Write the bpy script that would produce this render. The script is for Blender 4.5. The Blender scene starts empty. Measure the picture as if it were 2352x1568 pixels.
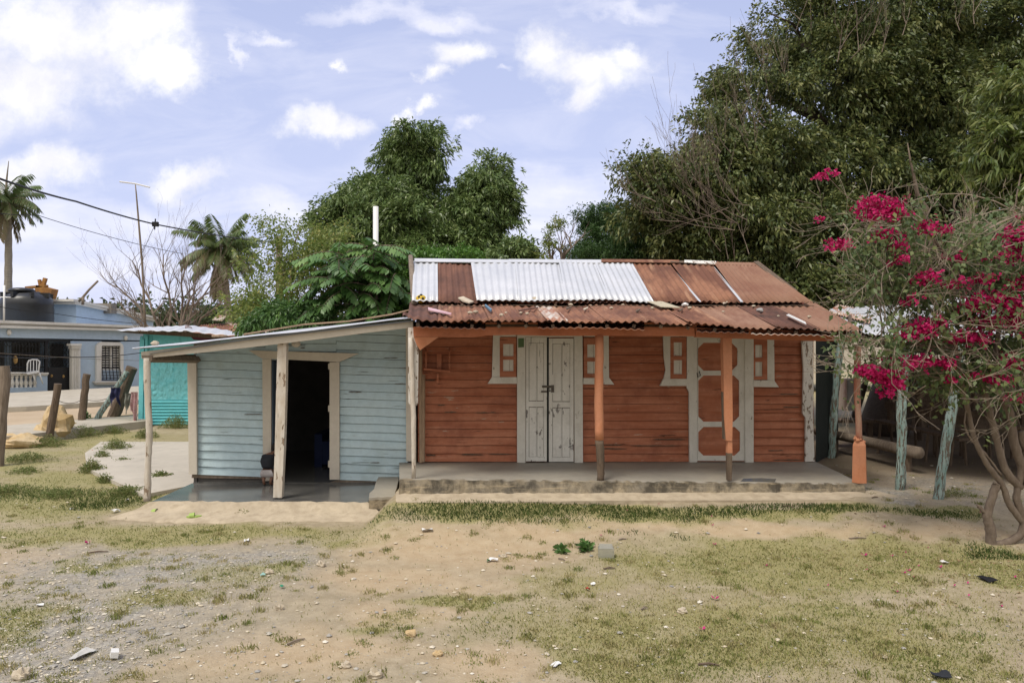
import bpy, math, random
import numpy as np
from mathutils import Vector
random.seed(7); RNG = np.random.default_rng(7)
sc = bpy.context.scene; COL = sc.collection
R = math.radians
# ------------------------------------------------------------------ camera, sky, sun, exposure
F = 1698.7; CX = 1176.0; CY = 784.0; CZ = 2.45     # surveyed from the photograph: eye 2.45 m above the yard
cam = bpy.data.cameras.new('camera'); co = bpy.data.objects.new('camera', cam); COL.objects.link(co)
co.location = (0, 0, CZ); co.rotation_euler = (R(90), 0, 0)
cam.lens = 26.0; cam.sensor_width = 36; cam.clip_end = 9000; cam.clip_start = 0.05
sc.camera = co
sc.view_settings.view_transform = 'Standard'; sc.view_settings.look = 'None'; sc.view_settings.gamma = 1
sc.view_settings.exposure = 0.56
SUN = Vector((-0.30, -0.36, 0.88)).normalized()
sl = bpy.data.lights.new('sun', 'SUN'); sl.energy = 2.0; sl.angle = R(18); sl.color = (1, .93, .82)
so = bpy.data.objects.new('sun', sl); COL.objects.link(so); so.location = (0, 0, 20)
so.rotation_euler = SUN.to_track_quat('Z', 'Y').to_euler()

class NT:
    def __init__(s, tree): s.t = tree; s.n = tree.nodes; s.l = tree.links
    def new(s, typ, **k):
        n = s.n.new(typ)
        for a, v in k.items(): setattr(n, a, v)
        return n
    def put(s, sock, v):
        if hasattr(v, 'is_linked'): s.l.new(v, sock)
        elif v is not None: sock.default_value = v
    def math(s, op, a, b=None, c=None, clamp=False):
        n = s.new('ShaderNodeMath', operation=op, use_clamp=clamp)
        s.put(n.inputs[0], a); s.put(n.inputs[1], b)
        if c is not None: s.put(n.inputs[2], c)
        return n.outputs[0]
    def vmath(s, op, a, b=None):
        n = s.new('ShaderNodeVectorMath', operation=op)
        s.put(n.inputs[0], a)
        if b is not None: s.put(n.inputs[1], b)
        return n.outputs['Value'] if op == 'LENGTH' else n.outputs[0]
    def noise(s, vec, scale, detail=5, rough=.55, dist=0.0):
        n = s.new('ShaderNodeTexNoise'); s.put(n.inputs['Vector'], vec)
        n.inputs['Scale'].default_value = scale; n.inputs['Detail'].default_value = detail
        n.inputs['Roughness'].default_value = rough; n.inputs['Distortion'].default_value = dist
        return n.outputs['Fac']
    def ramp(s, fac, stops, interp='LINEAR'):
        n = s.new('ShaderNodeValToRGB'); n.color_ramp.interpolation = interp
        e = n.color_ramp.elements
        while len(e) < len(stops): e.new(.5)
        for i, (p, c) in enumerate(stops):
            e[i].position = p; e[i].color = (c, c, c, 1) if isinstance(c, (int, float)) else (*c[:3], 1)
        s.put(n.inputs[0], fac); return n.outputs[0]
    def mix(s, f, a, b, blend='MIX'):
        n = s.new('ShaderNodeMix', data_type='RGBA', blend_type=blend)
        s.put(n.inputs[0], f)
        for i, v in ((6, a), (7, b)):
            if isinstance(v, tuple): v = (*v[:3], 1)
            s.put(n.inputs[i], v)
        return n.outputs[2]

# ---- world: Nishita sky with clouds laid over it by direction
w = bpy.data.worlds.new('World'); sc.world = w; w.use_nodes = True; w.node_tree.nodes.clear(); N = NT(w.node_tree)
sky = N.new('ShaderNodeTexSky', sky_type='NISHITA', sun_disc=False)
sky.sun_elevation = math.asin(SUN.z); sky.sun_rotation = math.atan2(SUN.x, SUN.y) % (2*math.pi)
sky.air_density = 1.0; sky.dust_density = 1.2; sky.ozone_density = 1.0
tc = N.new('ShaderNodeTexCoord'); sep = N.new('ShaderNodeSeparateXYZ'); N.put(sep.inputs[0], tc.outputs['Generated'])
ay = N.math('MAXIMUM', N.math('ABSOLUTE', sep.outputs[1]), .12)
U = N.math('DIVIDE', sep.outputs[0], ay); V = N.math('DIVIDE', sep.outputs[2], ay)
cmb = N.new('ShaderNodeCombineXYZ'); N.put(cmb.inputs[0], U); N.put(cmb.inputs[1], V)
uv = cmb.outputs[0]
n1 = N.new('ShaderNodeTexNoise'); N.put(n1.inputs['Vector'], uv); n1.inputs['Scale'].default_value = 7; n1.inputs['Detail'].default_value = 9; n1.inputs['Roughness'].default_value = .62
wrp = N.vmath('SUBTRACT', n1.outputs['Color'], (.5, .5, .5))
wv = N.vmath('ADD', uv, N.vmath('MULTIPLY', wrp, (.16, .13, 0)))
def CB(px, py, rx, ry): return ((px-CX)/F, (CY-py)/F, rx/F, ry/F)
def blobs(lst):
    cur = None
    for px, py, rx, ry in lst:
        a, b, c, d = CB(px, py, rx, ry)
        l = N.vmath('LENGTH', N.vmath('MULTIPLY', N.vmath('SUBTRACT', wv, (a, b, 0)), (1/c, 1/d, 0)))
        v = N.math('SUBTRACT', 1.0, l)
        cur = v if cur is None else N.math('SMOOTH_MAX', cur, v, .25)
    return cur
cum = blobs([(110, 60, 300, 130), (300, 70, 170, 110), (60, 190, 230, 110), (370, 150, 130, 60), (-200, 120, 300, 300),
             (435, 408, 105, 48), (1255, 110, 85, 75), (1350, 150, 150, 62), (1330, 205, 60, 50), (1450, 120, 75, 45),
             (1060, 115, 75, 45), (1010, 155, 40, 30), (720, 275, 80, 42), (790, 285, 80, 38), (930, 255, 30, 25), (975, 240, 25, 22),
             (95, 385, 140, 55), (30, 420, 100, 60), (785, 148, 30, 20)])
wisp = blobs([(850, 15, 260, 35), (610, 70, 80, 20), (1290, 440, 240, 90), (1250, 540, 260, 90), (60, 520, 420, 110), (330, 500, 260, 70),
              (640, 500, 190, 60), (1450, 10, 200, 30), (150, 640, 500, 110), (1060, 295, 60, 18), (1150, 172, 40, 14), (545, 100, 18, 50), (1000, 30, 150, 30)])
n2 = N.noise(uv, 22, 9, .65)
st = N.new('ShaderNodeMapping'); N.put(st.inputs[0], uv); st.inputs['Scale'].default_value = (1, 3.2, 1)
n3 = N.noise(st.outputs[0], 5, 8, .6, .6)
cm = N.math('ADD', cum, N.math('MULTIPLY', N.math('SUBTRACT', n2, .5), 1.15))
cmask = N.ramp(N.math('ADD', cm, .16), [(.0, 0.0), (1.05, 1.0)], 'EASE')
back = N.ramp(N.math('MULTIPLY', sep.outputs[1], -1.0), [(0.0, 0.0), (.35, 1.0)])  # unseen sky behind the camera, made bright overhead and dim low to light facades
wm = N.math('ADD', wisp, N.math('MULTIPLY', N.math('SUBTRACT', n3, .5), 2.2))
wmask = N.math('MULTIPLY', N.ramp(wm, [(-.0, 0.0), (1.0, 1.0)]), .66)
gen = N.math('MULTIPLY', N.ramp(n3, [(.42, 0.0), (.72, 1.0)]), .3)
low = N.ramp(V, [(0.0, .88), (.22, .42), (.5, .10)])
wm2 = N.math('MAXIMUM', wmask, gen)
SKYB = N.mix(low, sky.outputs[0], (7.2, 7.2, 8.4))
SKYB = N.mix(.6, SKYB, (5.5, 6.1, 9.1))
csh = N.mix(N.ramp(N.noise(wv, 9, 6), [(.35, 0.0), (.62, 1.0)]), (7.6, 7.6, 8.3), (9.6, 9.5, 9.6))
s1 = N.mix(wm2, SKYB, (9.0, 8.9, 9.6)); s2 = N.mix(cmask, s1, csh); s2 = N.mix(N.math('MULTIPLY', back, .85), s2, N.mix(N.ramp(V, [(.02, 0.0), (.75, 1.0)]), (3.6, 3.3, 2.9), (12.5, 11.9, 10.9)))
bg = N.new('ShaderNodeBackground'); N.put(bg.inputs[0], s2); bg.inputs[1].default_value = 0.081
ow = N.new('ShaderNodeOutputWorld'); N.l.new(bg.outputs[0], ow.inputs[0])

# ------------------------------------------------------------------ helpers
def P(px, py, D): return Vector(((px-CX)/F*D, D, CZ+(CY-py)/F*D))
def G(px, py, z=None):
    if z is None:                                   # meets the sloping ground
        D = F*CZ/(py-CY)
        for _ in range(12): D = .5*D+.5*F*(CZ-gbase((px-CX)/F*D, D))/(py-CY)
        z = gbase((px-CX)/F*D, D)
    else: D = F*(CZ-z)/(py-CY)
    return Vector(((px-CX)/F*D, D, z))
def gbase(x, y):
    l = min(max((y-14)/14, 0), 1)*.25
    t = min(max((y-8.5)/1.7, 0), 1); u = min(max((x+2.0)/.4, 0), 1)
    return max(l, (.22+.07*min(max((1.5-x)/3, 0), 1)*min(max((13-y)/2, 0), 1))*t*t*(3-2*t)*u*u*(3-2*u))
def plane(px0, D0, deg):
    """a vertical wall plane through photo column px0 at distance D0, turned by deg; returns f(px,py,off) and its outward normal"""
    th = R(deg); x0 = (px0-CX)/F*D0
    n = Vector((math.sin(th), -math.cos(th), 0))
    def f(px, py, off=0.0):
        dx = (px-CX)/F
        D = (D0*math.cos(th) - x0*math.sin(th) - off)/(math.cos(th) - dx*math.sin(th))
        return P(px, py, D)
    return f, n
_fade = lambda t: t*t*(3-2*t)
def _h(i, j, k, s):
    v = (i*374761393 + j*668265263 + k*2147483647*3 + s*974634777) & 0xffffffff
    v = ((v ^ (v >> 13))*1274126177) & 0xffffffff
    return ((v ^ (v >> 16)) & 0xffff)/65535.0
def vn(x, y, z=0.0, s=0):
    x = np.asarray(x, float); y = np.asarray(y, float); z = np.asarray(z, float)+0*x
    i = np.floor(x).astype(np.int64); j = np.floor(y).astype(np.int64); k = np.floor(z).astype(np.int64)
    u, v, t = _fade(x-i), _fade(y-j), _fade(z-k); r = 0
    for a in (0, 1):
        for b in (0, 1):
            for c in (0, 1):
                r = r + _h(i+a, j+b, k+c, s)*(u if a else 1-u)*(v if b else 1-v)*(t if c else 1-t)
    return r
def fbm(x, y, z=0.0, s=0, o=4):
    r = 0; a = .5; t = 0
    for q in range(o):
        r = r + a*vn(x*2**q, y*2**q, np.asarray(z)*2**q, s+q); t += a; a *= .5
    return r/t
def gz(x, y):
    """height of the ground"""
    x = np.asarray(x, float); y = np.asarray(y, float)
    l = np.clip((y-14)/14, 0, 1)*.25
    t = np.clip((y-8.5)/1.7, 0, 1); u = np.clip((x+2.0)/.4, 0, 1)
    z = np.maximum(l, (.22+.07*np.clip((1.5-x)/3, 0, 1)*np.clip((13-y)/2, 0, 1))*t*t*(3-2*t)*u*u*(3-2*u))
    m = np.clip((14-y)/2, 0, 1)*np.clip((8-abs(x))/2, 0, 1)
    z = z + (fbm(x*.9, y*.9, s=3)-.5)*.05*m
    return z
def gzf(x, y): return float(gz(x, y))

WL = {}
class MB:
    def __init__(s): s.v = []; s.f = []
    def add(s, vs, fs):
        b = len(s.v); s.v += [tuple(q) for q in vs]; s.f += [tuple(b+i for i in f) for f in fs]; return s
    def prism(s, pts, off):
        n = len(pts); off = Vector(off)
        vs = [Vector(p) for p in pts]+[Vector(p)+off for p in pts]
        return s.add(vs, [tuple(range(n)), tuple(range(2*n-1, n-1, -1))]+[(i, i+n, (i+1) % n+n, (i+1) % n) for i in range(n)])
    def box(s, c, sz, rz=0, rx=0, ry=0):
        from mathutils import Euler
        m = Euler((rx, ry, rz)).to_matrix(); c = Vector(c)
        vs = [c+m@Vector((a*sz[0]/2, b*sz[1]/2, d*sz[2]/2)) for a in (-1, 1) for b in (-1, 1) for d in (-1, 1)]
        return s.add(vs, [(0, 1, 3, 2), (4, 6, 7, 5), (0, 4, 5, 1), (2, 3, 7, 6), (0, 2, 6, 4), (1, 5, 7, 3)])
    def tube(s, pts, rad, n=8, cap=True, wob=0.0):
        pts = [Vector(p) for p in pts]; m = len(pts)
        if not hasattr(rad, '__len__'): rad = [rad]*m
        b = len(s.v); prev = None
        for i, p in enumerate(pts):
            d = (pts[min(i+1, m-1)]-pts[max(i-1, 0)])
            d = d.normalized() if d.length > 1e-9 else Vector((0, 0, 1))
            if prev is None:
                a = d.cross(Vector((0, 1, 0.01)));
                if a.length < 1e-3: a = d.cross(Vector((1, 0, 0)))
                a.normalize()
            else:
                a = prev-d*prev.dot(d); a.normalize()
            prev = a; c = d.cross(a)
            for k in range(n):
                t = 2*math.pi*k/n; rr = rad[i]*(1+wob*(random.random()-.5))
                s.v.append(tuple(p+(a*math.cos(t)+c*math.sin(t))*rr))
        for i in range(m-1):
            for k in range(n):
                s.f.append((b+i*n+k, b+i*n+(k+1) % n, b+(i+1)*n+(k+1) % n, b+(i+1)*n+k))
        if cap: s.f.append(tuple(b+k for k in range(n))[::-1]); s.f.append(tuple(b+(m-1)*n+k for k in range(n)))
        return s
    def ball(s, c, r, nu=10, nv=7, sz=(1, 1, 1), jit=0):
        c = Vector(c); b = len(s.v)
        for i in range(nv+1):
            for k in range(nu):
                t = math.pi*i/nv; p = 2*math.pi*k/nu; q = r*(1+jit*(random.random()-.5))
                s.v.append((c.x+q*sz[0]*math.sin(t)*math.cos(p), c.y+q*sz[1]*math.sin(t)*math.sin(p), c.z+q*sz[2]*math.cos(t)))
        for i in range(nv):
            for k in range(nu): s.f.append((b+i*nu+k, b+(i+1)*nu+k, b+(i+1)*nu+(k+1) % nu, b+i*nu+(k+1) % nu))
        return s
    def lathe(s, c, prof, n=24):
        b = len(s.v); m = len(prof)
        for r, z in prof:
            for k in range(n):
                t = 2*math.pi*k/n; s.v.append((c[0]+r*math.cos(t), c[1]+r*math.sin(t), c[2]+z))
        for i in range(m-1):
            for k in range(n): s.f.append((b+i*n+k, b+i*n+(k+1) % n, b+(i+1)*n+(k+1) % n, b+(i+1)*n+k))
        s.f.append(tuple(b+k for k in range(n))[::-1]); s.f.append(tuple(b+(m-1)*n+k for k in range(n)))
        return s
    def grid(s, fn, nu, nv):
        b = len(s.v)
        for j in range(nv+1):
            for i in range(nu+1): s.v.append(tuple(fn(i/nu, j/nv)))
        for j in range(nv):
            for i in range(nu):
                a = b+j*(nu+1)+i; s.f.append((a, a+1, a+nu+2, a+nu+1))
        return s
    def sheet(s, p00, p10, p01, p11, pitch=.1, amp=.014, rag=0.0, nv=6, sag=0.0, seed=0, flip=False):
        """corrugated sheet: p00 front left, p10 front right, p01 back left, p11 back right"""
        p00, p10, p01, p11 = map(Vector, (p00, p10, p01, p11))
        wd = (p10-p00).length; wv_ = max(1, round(wd/pitch)); nu = wv_*6
        nrm = (p10-p00).cross(p01-p00).normalized()
        def fn(u, v):
            q = p00.lerp(p10, u).lerp(p01.lerp(p11, u), v)
            h = amp*math.sin(2*math.pi*wv_*u)
            if rag and v == 0: q = q+(p00-p01).normalized()*rag*(float(vn(u*wd*2.2, seed*7.7, s=seed))-.5)*2
            dz = -sag*math.sin(math.pi*u)*(1-v) + .012*(float(vn(u*wd*1.3, v*2+seed, s=9))-.5)*2
            return q+nrm*h+Vector((0, 0, dz))
        b0 = len(s.v); s.grid(fn, nu, nv)
        n1_ = len(s.v)-b0; th = -nrm*.0025                      # sheet metal thickness
        base = s.v[b0:]; b1 = len(s.v); s.v += [tuple(Vector(q)+th) for q in base]
        for j in range(nv):
            for i in range(nu):
                a = b1+j*(nu+1)+i; s.f.append((a, a+nu+1, a+nu+2, a+1))
        for i in range(nu): s.f.append((b0+i, b1+i, b1+i+1, b0+i+1))
        return s
    def build(s, name, mat, parent=None, loc=None, smooth=False, label=None):
        if parent is not None: o0 = Vector(WL[parent.name]); rel = Vector((0, 0, 0))
        else:
            o0 = Vector(loc) if loc is not None else Vector((0, 0, 0)); rel = o0
        v = np.array(s.v, dtype=np.float64).reshape(-1, 3)-np.array(o0)
        me = bpy.data.meshes.new(name); me.from_pydata(v.tolist(), [], s.f)
        if smooth: me.polygons.foreach_set('use_smooth', [True]*len(me.polygons))
        me.materials.append(mat); me.update()
        o = bpy.data.objects.new(name, me); COL.objects.link(o); o.location = rel
        if parent is not None: o.parent = parent
        WL[o.name] = tuple(o0)
        if label: o['label'] = label
        return o
def thing(name, label, cat, loc, group=None):
    o = bpy.data.objects.new(name, None); COL.objects.link(o); o.location = loc; WL[o.name] = tuple(loc)
    o.empty_display_size = .2; o['label'] = label; o['category'] = cat
    if group: o['group'] = group
    return o
def tag(o, label=None, cat=None, group=None, kind=None):
    if label: o['label'] = label
    if cat: o['category'] = cat
    if group: o['group'] = group
    if kind: o['kind'] = kind
    return o
def quads(name, V4, tint, mat, parent=None, loc=(0, 0, 0), smooth=False, nper=4):
    """many small faces from an (n,nper,3) array, with a tint value per face"""
    o0 = np.array(WL[parent.name] if parent is not None else loc); n = len(V4)
    me = bpy.data.meshes.new(name); v = (V4.reshape(-1, 3)-o0).astype(np.float32)
    me.vertices.add(n*nper); me.vertices.foreach_set('co', v.ravel())
    me.loops.add(n*nper); me.loops.foreach_set('vertex_index', np.arange(n*nper, dtype=np.int32))
    me.polygons.add(n); me.polygons.foreach_set('loop_start', np.arange(0, n*nper, nper, dtype=np.int32))
    a = me.attributes.new('tint', 'FLOAT', 'FACE'); a.data.foreach_set('value', tint.astype(np.float32))
    me.materials.append(mat); me.update(); me.validate()
    o = bpy.data.objects.new(name, me); COL.objects.link(o)
    if parent is not None: o.parent = parent
    else: o.location = loc
    WL[o.name] = tuple(o0); return o

# ------------------------------------------------------------------ materials
def srgb(r, g, b):
    f = lambda c: c/12.92 if c <= .04045 else ((c+.055)/1.055)**2.4
    return (f(r/255), f(g/255), f(b/255))
def mk(name, c1, c2=None, scale=3, rough=.85, bump=.25, bscale=60, stretch=(1, 1, 1), peel=None, dirt=None, metallic=0, spec=.3, lo=.35, hi=.65, streak=None, cracks=None, emit=None):
    m = bpy.data.materials.new(name); m.use_nodes = True; m.node_tree.nodes.clear(); N = NT(m.node_tree)
    tc = N.new('ShaderNodeTexCoord'); mp = N.new('ShaderNodeMapping'); N.put(mp.inputs[0], tc.outputs['Object']); mp.inputs['Scale'].default_value = stretch
    vec = mp.outputs[0]; raw = tc.outputs['Object']
    c = N.mix(N.ramp(N.noise(vec, scale, 7, .6), [(lo, 0.0), (hi, 1.0)]), c1, c2 or c1)
    c = N.mix(N.math('MULTIPLY', N.ramp(N.noise(raw, scale*9, 4, .6), [(.3, 0.0), (.7, 1.0)]), .35), c, tuple(q*.72 for q in c1))
    if dirt:   # (colour, scale, lo, hi, amount)
        c = N.mix(N.math('MULTIPLY', N.ramp(N.noise(raw, dirt[1], 8, .65), [(dirt[2], 0.0), (dirt[3], 1.0)]), dirt[4]), c, dirt[0])
    if streak: # (colour, stretch, lo, hi, amount)
        m2 = N.new('ShaderNodeMapping'); N.put(m2.inputs[0], raw); m2.inputs['Scale'].default_value = streak[1]
        c = N.mix(N.math('MULTIPLY', N.ramp(N.noise(m2.outputs[0], 1, 7, .6), [(streak[2], 0.0), (streak[3], 1.0)]), streak[4]), c, streak[0])
    hgt = N.noise(vec, bscale, 5, .6)
    if peel:   # (colour, scale, threshold, stretch)
        m3 = N.new('ShaderNodeMapping'); N.put(m3.inputs[0], raw); m3.inputs['Scale'].default_value = peel[3]
        pf = N.ramp(N.noise(m3.outputs[0], peel[1], 8, .62, .3), [(peel[2], 0.0), (peel[2]+.02, 1.0)])
        c = N.mix(pf, c, peel[0]); hgt = N.math('SUBTRACT', hgt, N.math('MULTIPLY', pf, .8))
    if cracks: # (stretch, threshold)
        m4 = N.new('ShaderNodeMapping'); N.put(m4.inputs[0], raw); m4.inputs['Scale'].default_value = cracks[0]
        cf = N.ramp(N.noise(m4.outputs[0], 1, 5, .6, .2), [(cracks[1], 0.0), (cracks[1]+.03, 1.0)])
        c = N.mix(cf, c, (.02, .014, .01)); hgt = N.math('SUBTRACT', hgt, N.math('MULTIPLY', cf, 1.5))
    b = N.new('ShaderNodeBsdfPrincipled'); N.put(b.inputs['Base Color'], c)
    b.inputs['Roughness'].default_value = rough; b.inputs['Metallic'].default_value = metallic
    b.inputs['Specular IOR Level'].default_value = spec
    if bump:
        bn = N.new('ShaderNodeBump'); bn.inputs['Strength'].default_value = bump; bn.inputs['Distance'].default_value = .01
        N.put(bn.inputs['Height'], hgt); N.put(b.inputs['Normal'], bn.outputs[0])
    o = N.new('ShaderNodeOutputMaterial'); N.l.new(b.outputs[0], o.inputs[0]); return m
def leafmat(name, cols, trans=.3, rough=.45, spec=.4):
    m = bpy.data.materials.new(name); m.use_nodes = True; m.node_tree.nodes.clear(); N = NT(m.node_tree)
    at = N.new('ShaderNodeAttribute', attribute_name='tint')
    k = len(cols); c = N.ramp(at.outputs['Fac'], [(i/(k-1), q) for i, q in enumerate(cols)])
    b = N.new('ShaderNodeBsdfPrincipled'); N.put(b.inputs['Base Color'], c); b.inputs['Roughness'].default_value = rough; b.inputs['Specular IOR Level'].default_value = spec
    t = N.new('ShaderNodeBsdfTranslucent'); N.put(t.inputs[0], c)
    x = N.new('ShaderNodeMixShader'); x.inputs[0].default_value = trans; N.l.new(b.outputs[0], x.inputs[1]); N.l.new(t.outputs[0], x.inputs[2])
    o = N.new('ShaderNodeOutputMaterial'); N.l.new(x.outputs[0], o.inputs[0]); return m

WOODG = srgb(120, 108, 95)
M = {}
M['blue'] = mk('pale_blue_paint', (.47, .61, .68), (.54, .665, .71), 1.2, .6, .3, 30, (1, 1, 4), dirt=((.24, .29, .26), 1.3, .5, .75, .5), cracks=((1.5, 1, 42), .655), streak=((.55, .60, .55), (6, 6, .7), .6, .8, .25))
M['orange'] = mk('orange_paint', (.38, .128, .064), (.49, .20, .115), 1.5, .7, .35, 30, (.5, .5, 6), lo=.40, hi=.60, dirt=((.20, .06, .034), 2.2, .5, .72, .7), streak=((.50, .28, .19), (1.2, 1, 26), .60, .72, .45), peel=((.44, .33, .25), 3.2, .665, (1, 1, 9)), cracks=((1.6, 1, 30), .66))
M['orange2'] = mk('bright_orange_paint', (.50, .20, .10), (.56, .27, .16), 3, .6, .3, 40, (1, 1, 1), dirt=((.30, .09, .04), 3, .5, .8, .6), peel=((.32, .36, .33), 7, .70, (1, 1, .7)))
M['beam'] = mk('orange_beam_paint', (.44, .15, .07), (.52, .20, .11), 2, .6, .3, 40, (1, 1, 3), dirt=((.16, .05, .025), 1.6, .52, .8, .7))
M['white'] = mk('old_white_paint', (.72, .70, .64), (.62, .60, .54), 3, .6, .25, 40, (2, 2, 1), dirt=((.36, .32, .25), 4, .55, .85, .5), peel=((.24, .20, .16), 6, .655, (2.5, 1, .8)))
M['whitepeel'] = mk('peeling_white_paint', (.72, .70, .66), (.64, .61, .56), 3, .7, .5, 40, (2, 2, 1), peel=((.20, .15, .11), 7, .565, (2.5, 1, 1)), cracks=((34, 1, 2.0), .70))
M['cream'] = mk('cream_paint', (.60, .55, .47), (.54, .49, .42), 2, .6, .15, 30, dirt=((.42, .36, .28), 3, .55, .8, .4))
M['door'] = mk('white_door_paint', (.78, .77, .72), (.68, .67, .62), 2.5, .6, .3, 40, (2, 2, 1), dirt=((.33, .30, .25), 3, .55, .8, .5), peel=((.25, .235, .22), 4.5, .625, (2, 1, 1)), cracks=((30, 1, 1.8), .67))
M['woodgrey'] = mk('weathered_wood', (.26, .21, .165), (.15, .115, .085), 4, .9, .6, 30, (6, 6, 1), cracks=((40, 40, 2), .66))
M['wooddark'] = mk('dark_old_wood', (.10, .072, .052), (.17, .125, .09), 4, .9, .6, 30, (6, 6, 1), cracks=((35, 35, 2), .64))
M['postwhite'] = mk('limewashed_post', (.62, .58, .52), (.45, .38, .30), 3, .8, .6, 25, (4, 4, 1), peel=((.22, .16, .11), 5, .60, (3, 3, .9)), cracks=((34, 34, 2), .70))
M['teal'] = mk('teal_flaking_post', (.21, .32, .30), (.36, .43, .40), 6, .85, .8, 25, (4, 4, 1), peel=((.14, .115, .09), 9, .525, (4, 4, .7)), cracks=((40, 40, 2.5), .62))
M['bamboo'] = mk('dry_bamboo', (.36, .25, .16), (.25, .17, .11), 5, .7, .3, 40, (5, 5, 1))
M['turq'] = mk('turquoise_paint', (.15, .56, .62), (.20, .64, .69), 1.2, .6, .3, 20, dirt=((.10, .33, .34), 3, .5, .8, .5), streak=((.30, .62, .60), (9, 9, .6), .6, .8, .4))
M['turqpeel'] = mk('turquoise_blistered_plaster', (.16, .58, .65), (.30, .70, .74), 6, .6, 2.2, 5, dirt=((.08, .38, .42), 6, .5, .62, .5))
M['bluewall'] = mk('powder_blue_render', (.40, .50, .62), (.44, .54, .65), .8, .75, .1, 20, dirt=((.36, .44, .52), 1.0, .5, .8, .4))
M['moulding'] = mk('white_moulding', (.70, .68, .64), (.60, .57, .52), 2, .6, .1, 20, dirt=((.45, .42, .36), 2, .55, .8, .4))
M['zinc'] = mk('white_zinc', (.58, .59, .62), (.47, .49, .53), 1.2, .45, .12, 30, (1, 1, 1), dirt=((.45, .46, .48), 2, .55, .8, .5), metallic=.1, spec=.5, streak=((.38, .26, .18), (2.2, .4, .4), .72, .8, .5))
M['rust'] = mk('rusty_sheet', (.15, .066, .042), (.28, .135, .08), 1.6, .85, .4, 40, (1.5, .5, .5), dirt=((.085, .04, .028), 1.4, .5, .72, .8), lo=.42, hi=.58, streak=((.44, .27, .17), (6, .6, .6), .56, .70, .65))
M['rust2'] = mk('brown_rust_sheet', (.10, .048, .036), (.19, .09, .06), 2, .85, .4, 40, (1.5, .5, .5), dirt=((.045, .028, .022), 1.4, .5, .7, .8))
M['rust3'] = mk('pale_rust_sheet', (.27, .155, .105), (.22, .11, .07), 1.2, .85, .4, 40, (1.5, .5, .5), dirt=((.15, .06, .04), 1.4, .5, .72, .7), streak=((.40, .26, .18), (5, .5, .5), .58, .75, .6))
M['rustwhite'] = mk('half_rusted_zinc', (.55, .52, .48), (.40, .24, .15), 4, .7, .3, 40, (3, .7, .7), dirt=((.28, .10, .05), 3, .45, .62, .9))
M['concrete'] = mk('porch_concrete', (.25, .235, .205), (.33, .305, .26), 1.2, .55, .25, 60, dirt=((.42, .36, .26), .9, .5, .75, .5), spec=.35)
M['wet'] = mk('damp_polished_cement', (.095, .095, .092), (.16, .155, .145), 1.5, .16, .06, 30, dirt=((.24, .225, .19), 2.5, .5, .8, .5), spec=.5, streak=((.06, .06, .06), (1.2, 3, 1), .5, .65, .5))
M['edge'] = mk('broken_concrete_edge', (.17, .15, .12), (.34, .28, .19), 4, .9, 1.2, 22, dirt=((.06, .052, .04), 5, .45, .62, .9), streak=((.42, .34, .22), (1.5, 1, 30), .55, .7, .6))
M['apron'] = mk('sandy_cement', (.47, .395, .29), (.36, .30, .22), 3.5, .9, 1.2, 14, dirt=((.31, .25, .175), 7, .48, .7, .75))
M['pad'] = mk('old_concrete_pad', (.50, .455, .38), (.42, .38, .315), 1.0, .85, .4, 40, dirt=((.30, .275, .23), 2.5, .52, .75, .7))
M['dirt'] = mk('road_dirt', (.46, .36, .25), (.38, .29, .19), 1, .95, .4, 10)
M['side'] = mk('pavement_concrete', (.46, .42, .35), (.40, .36, .29), 1, .9, .3, 20, dirt=((.26, .23, .19), 2, .5, .7, .5))
M['kerb'] = mk('grey_kerb', (.24, .22, .19), (.17, .15, .13), 2, .9, .4, 20)
M['black'] = mk('black_metal', (.012, .012, .014), (.02, .02, .022), 5, .5, .1, 30)
M['tank'] = mk('black_plastic', (.016, .017, .019), (.022, .023, .026), 3, .38, .05, 20, spec=.5)
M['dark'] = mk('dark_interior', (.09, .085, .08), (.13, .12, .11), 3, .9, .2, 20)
M['darkblue'] = mk('dark_blue_upholstery', (.014, .024, .075), (.025, .035, .09), 3, .9, .2, 60)
M['skin'] = mk('brown_skin', (.13, .065, .042), (.16, .08, .05), 8, .5, .05, 60)
M['shirt'] = mk('black_cotton', (.018, .02, .026), (.025, .028, .034), 8, .9, .2, 90)
M['shorts'] = mk('white_cotton', (.62, .58, .58), (.5, .46, .47), 8, .9, .2, 60)
M['hair'] = mk('black_hair', (.012, .01, .009), (.02, .016, .014), 20, .8, .6, 150)
M['bark'] = mk('grey_brown_bark', (.14, .105, .08), (.22, .175, .135), 6, .9, .8, 30, (3, 3, 1))
M['barkdark'] = mk('dark_bark', (.05, .038, .03), (.08, .062, .048), 6, .9, .8, 30, (3, 3, 1))
M['paletwig'] = mk('pale_tan_twig', (.31, .255, .195), (.22, .18, .14), 6, .9, .3, 30)
M['twig'] = mk('dry_grey_twig', (.24, .19, .15), (.16, .125, .10), 6, .9, .3, 30)
M['cable'] = mk('black_cable', (.015, .015, .017), (.03, .03, .032), 8, .6, .1, 50)
M['plasticwhite'] = mk('white_plastic', (.75, .75, .74), (.68, .68, .67), 4, .35, .02, 30, spec=.5)
M['palmtrunk'] = mk('palm_trunk', (.20, .17, .13), (.28, .24, .19), 3, .9, .8, 12, (1, 1, 6))
LM = {}
LM['mango'] = leafmat('mango_leaf', [(.05, .085, .025), (.10, .16, .045), (.17, .24, .075), (.27, .33, .13)], .25, .4, .5)
LM['big'] = leafmat('dark_tree_leaf', [(.04, .065, .022), (.08, .11, .035), (.15, .175, .055), (.27, .27, .10)], .22, .4, .4)
LM['mangoR'] = leafmat('near_mango_leaf', [(.05, .08, .02), (.10, .14, .03), (.17, .21, .055), (.27, .27, .09)], .3, .4, .5)
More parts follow.
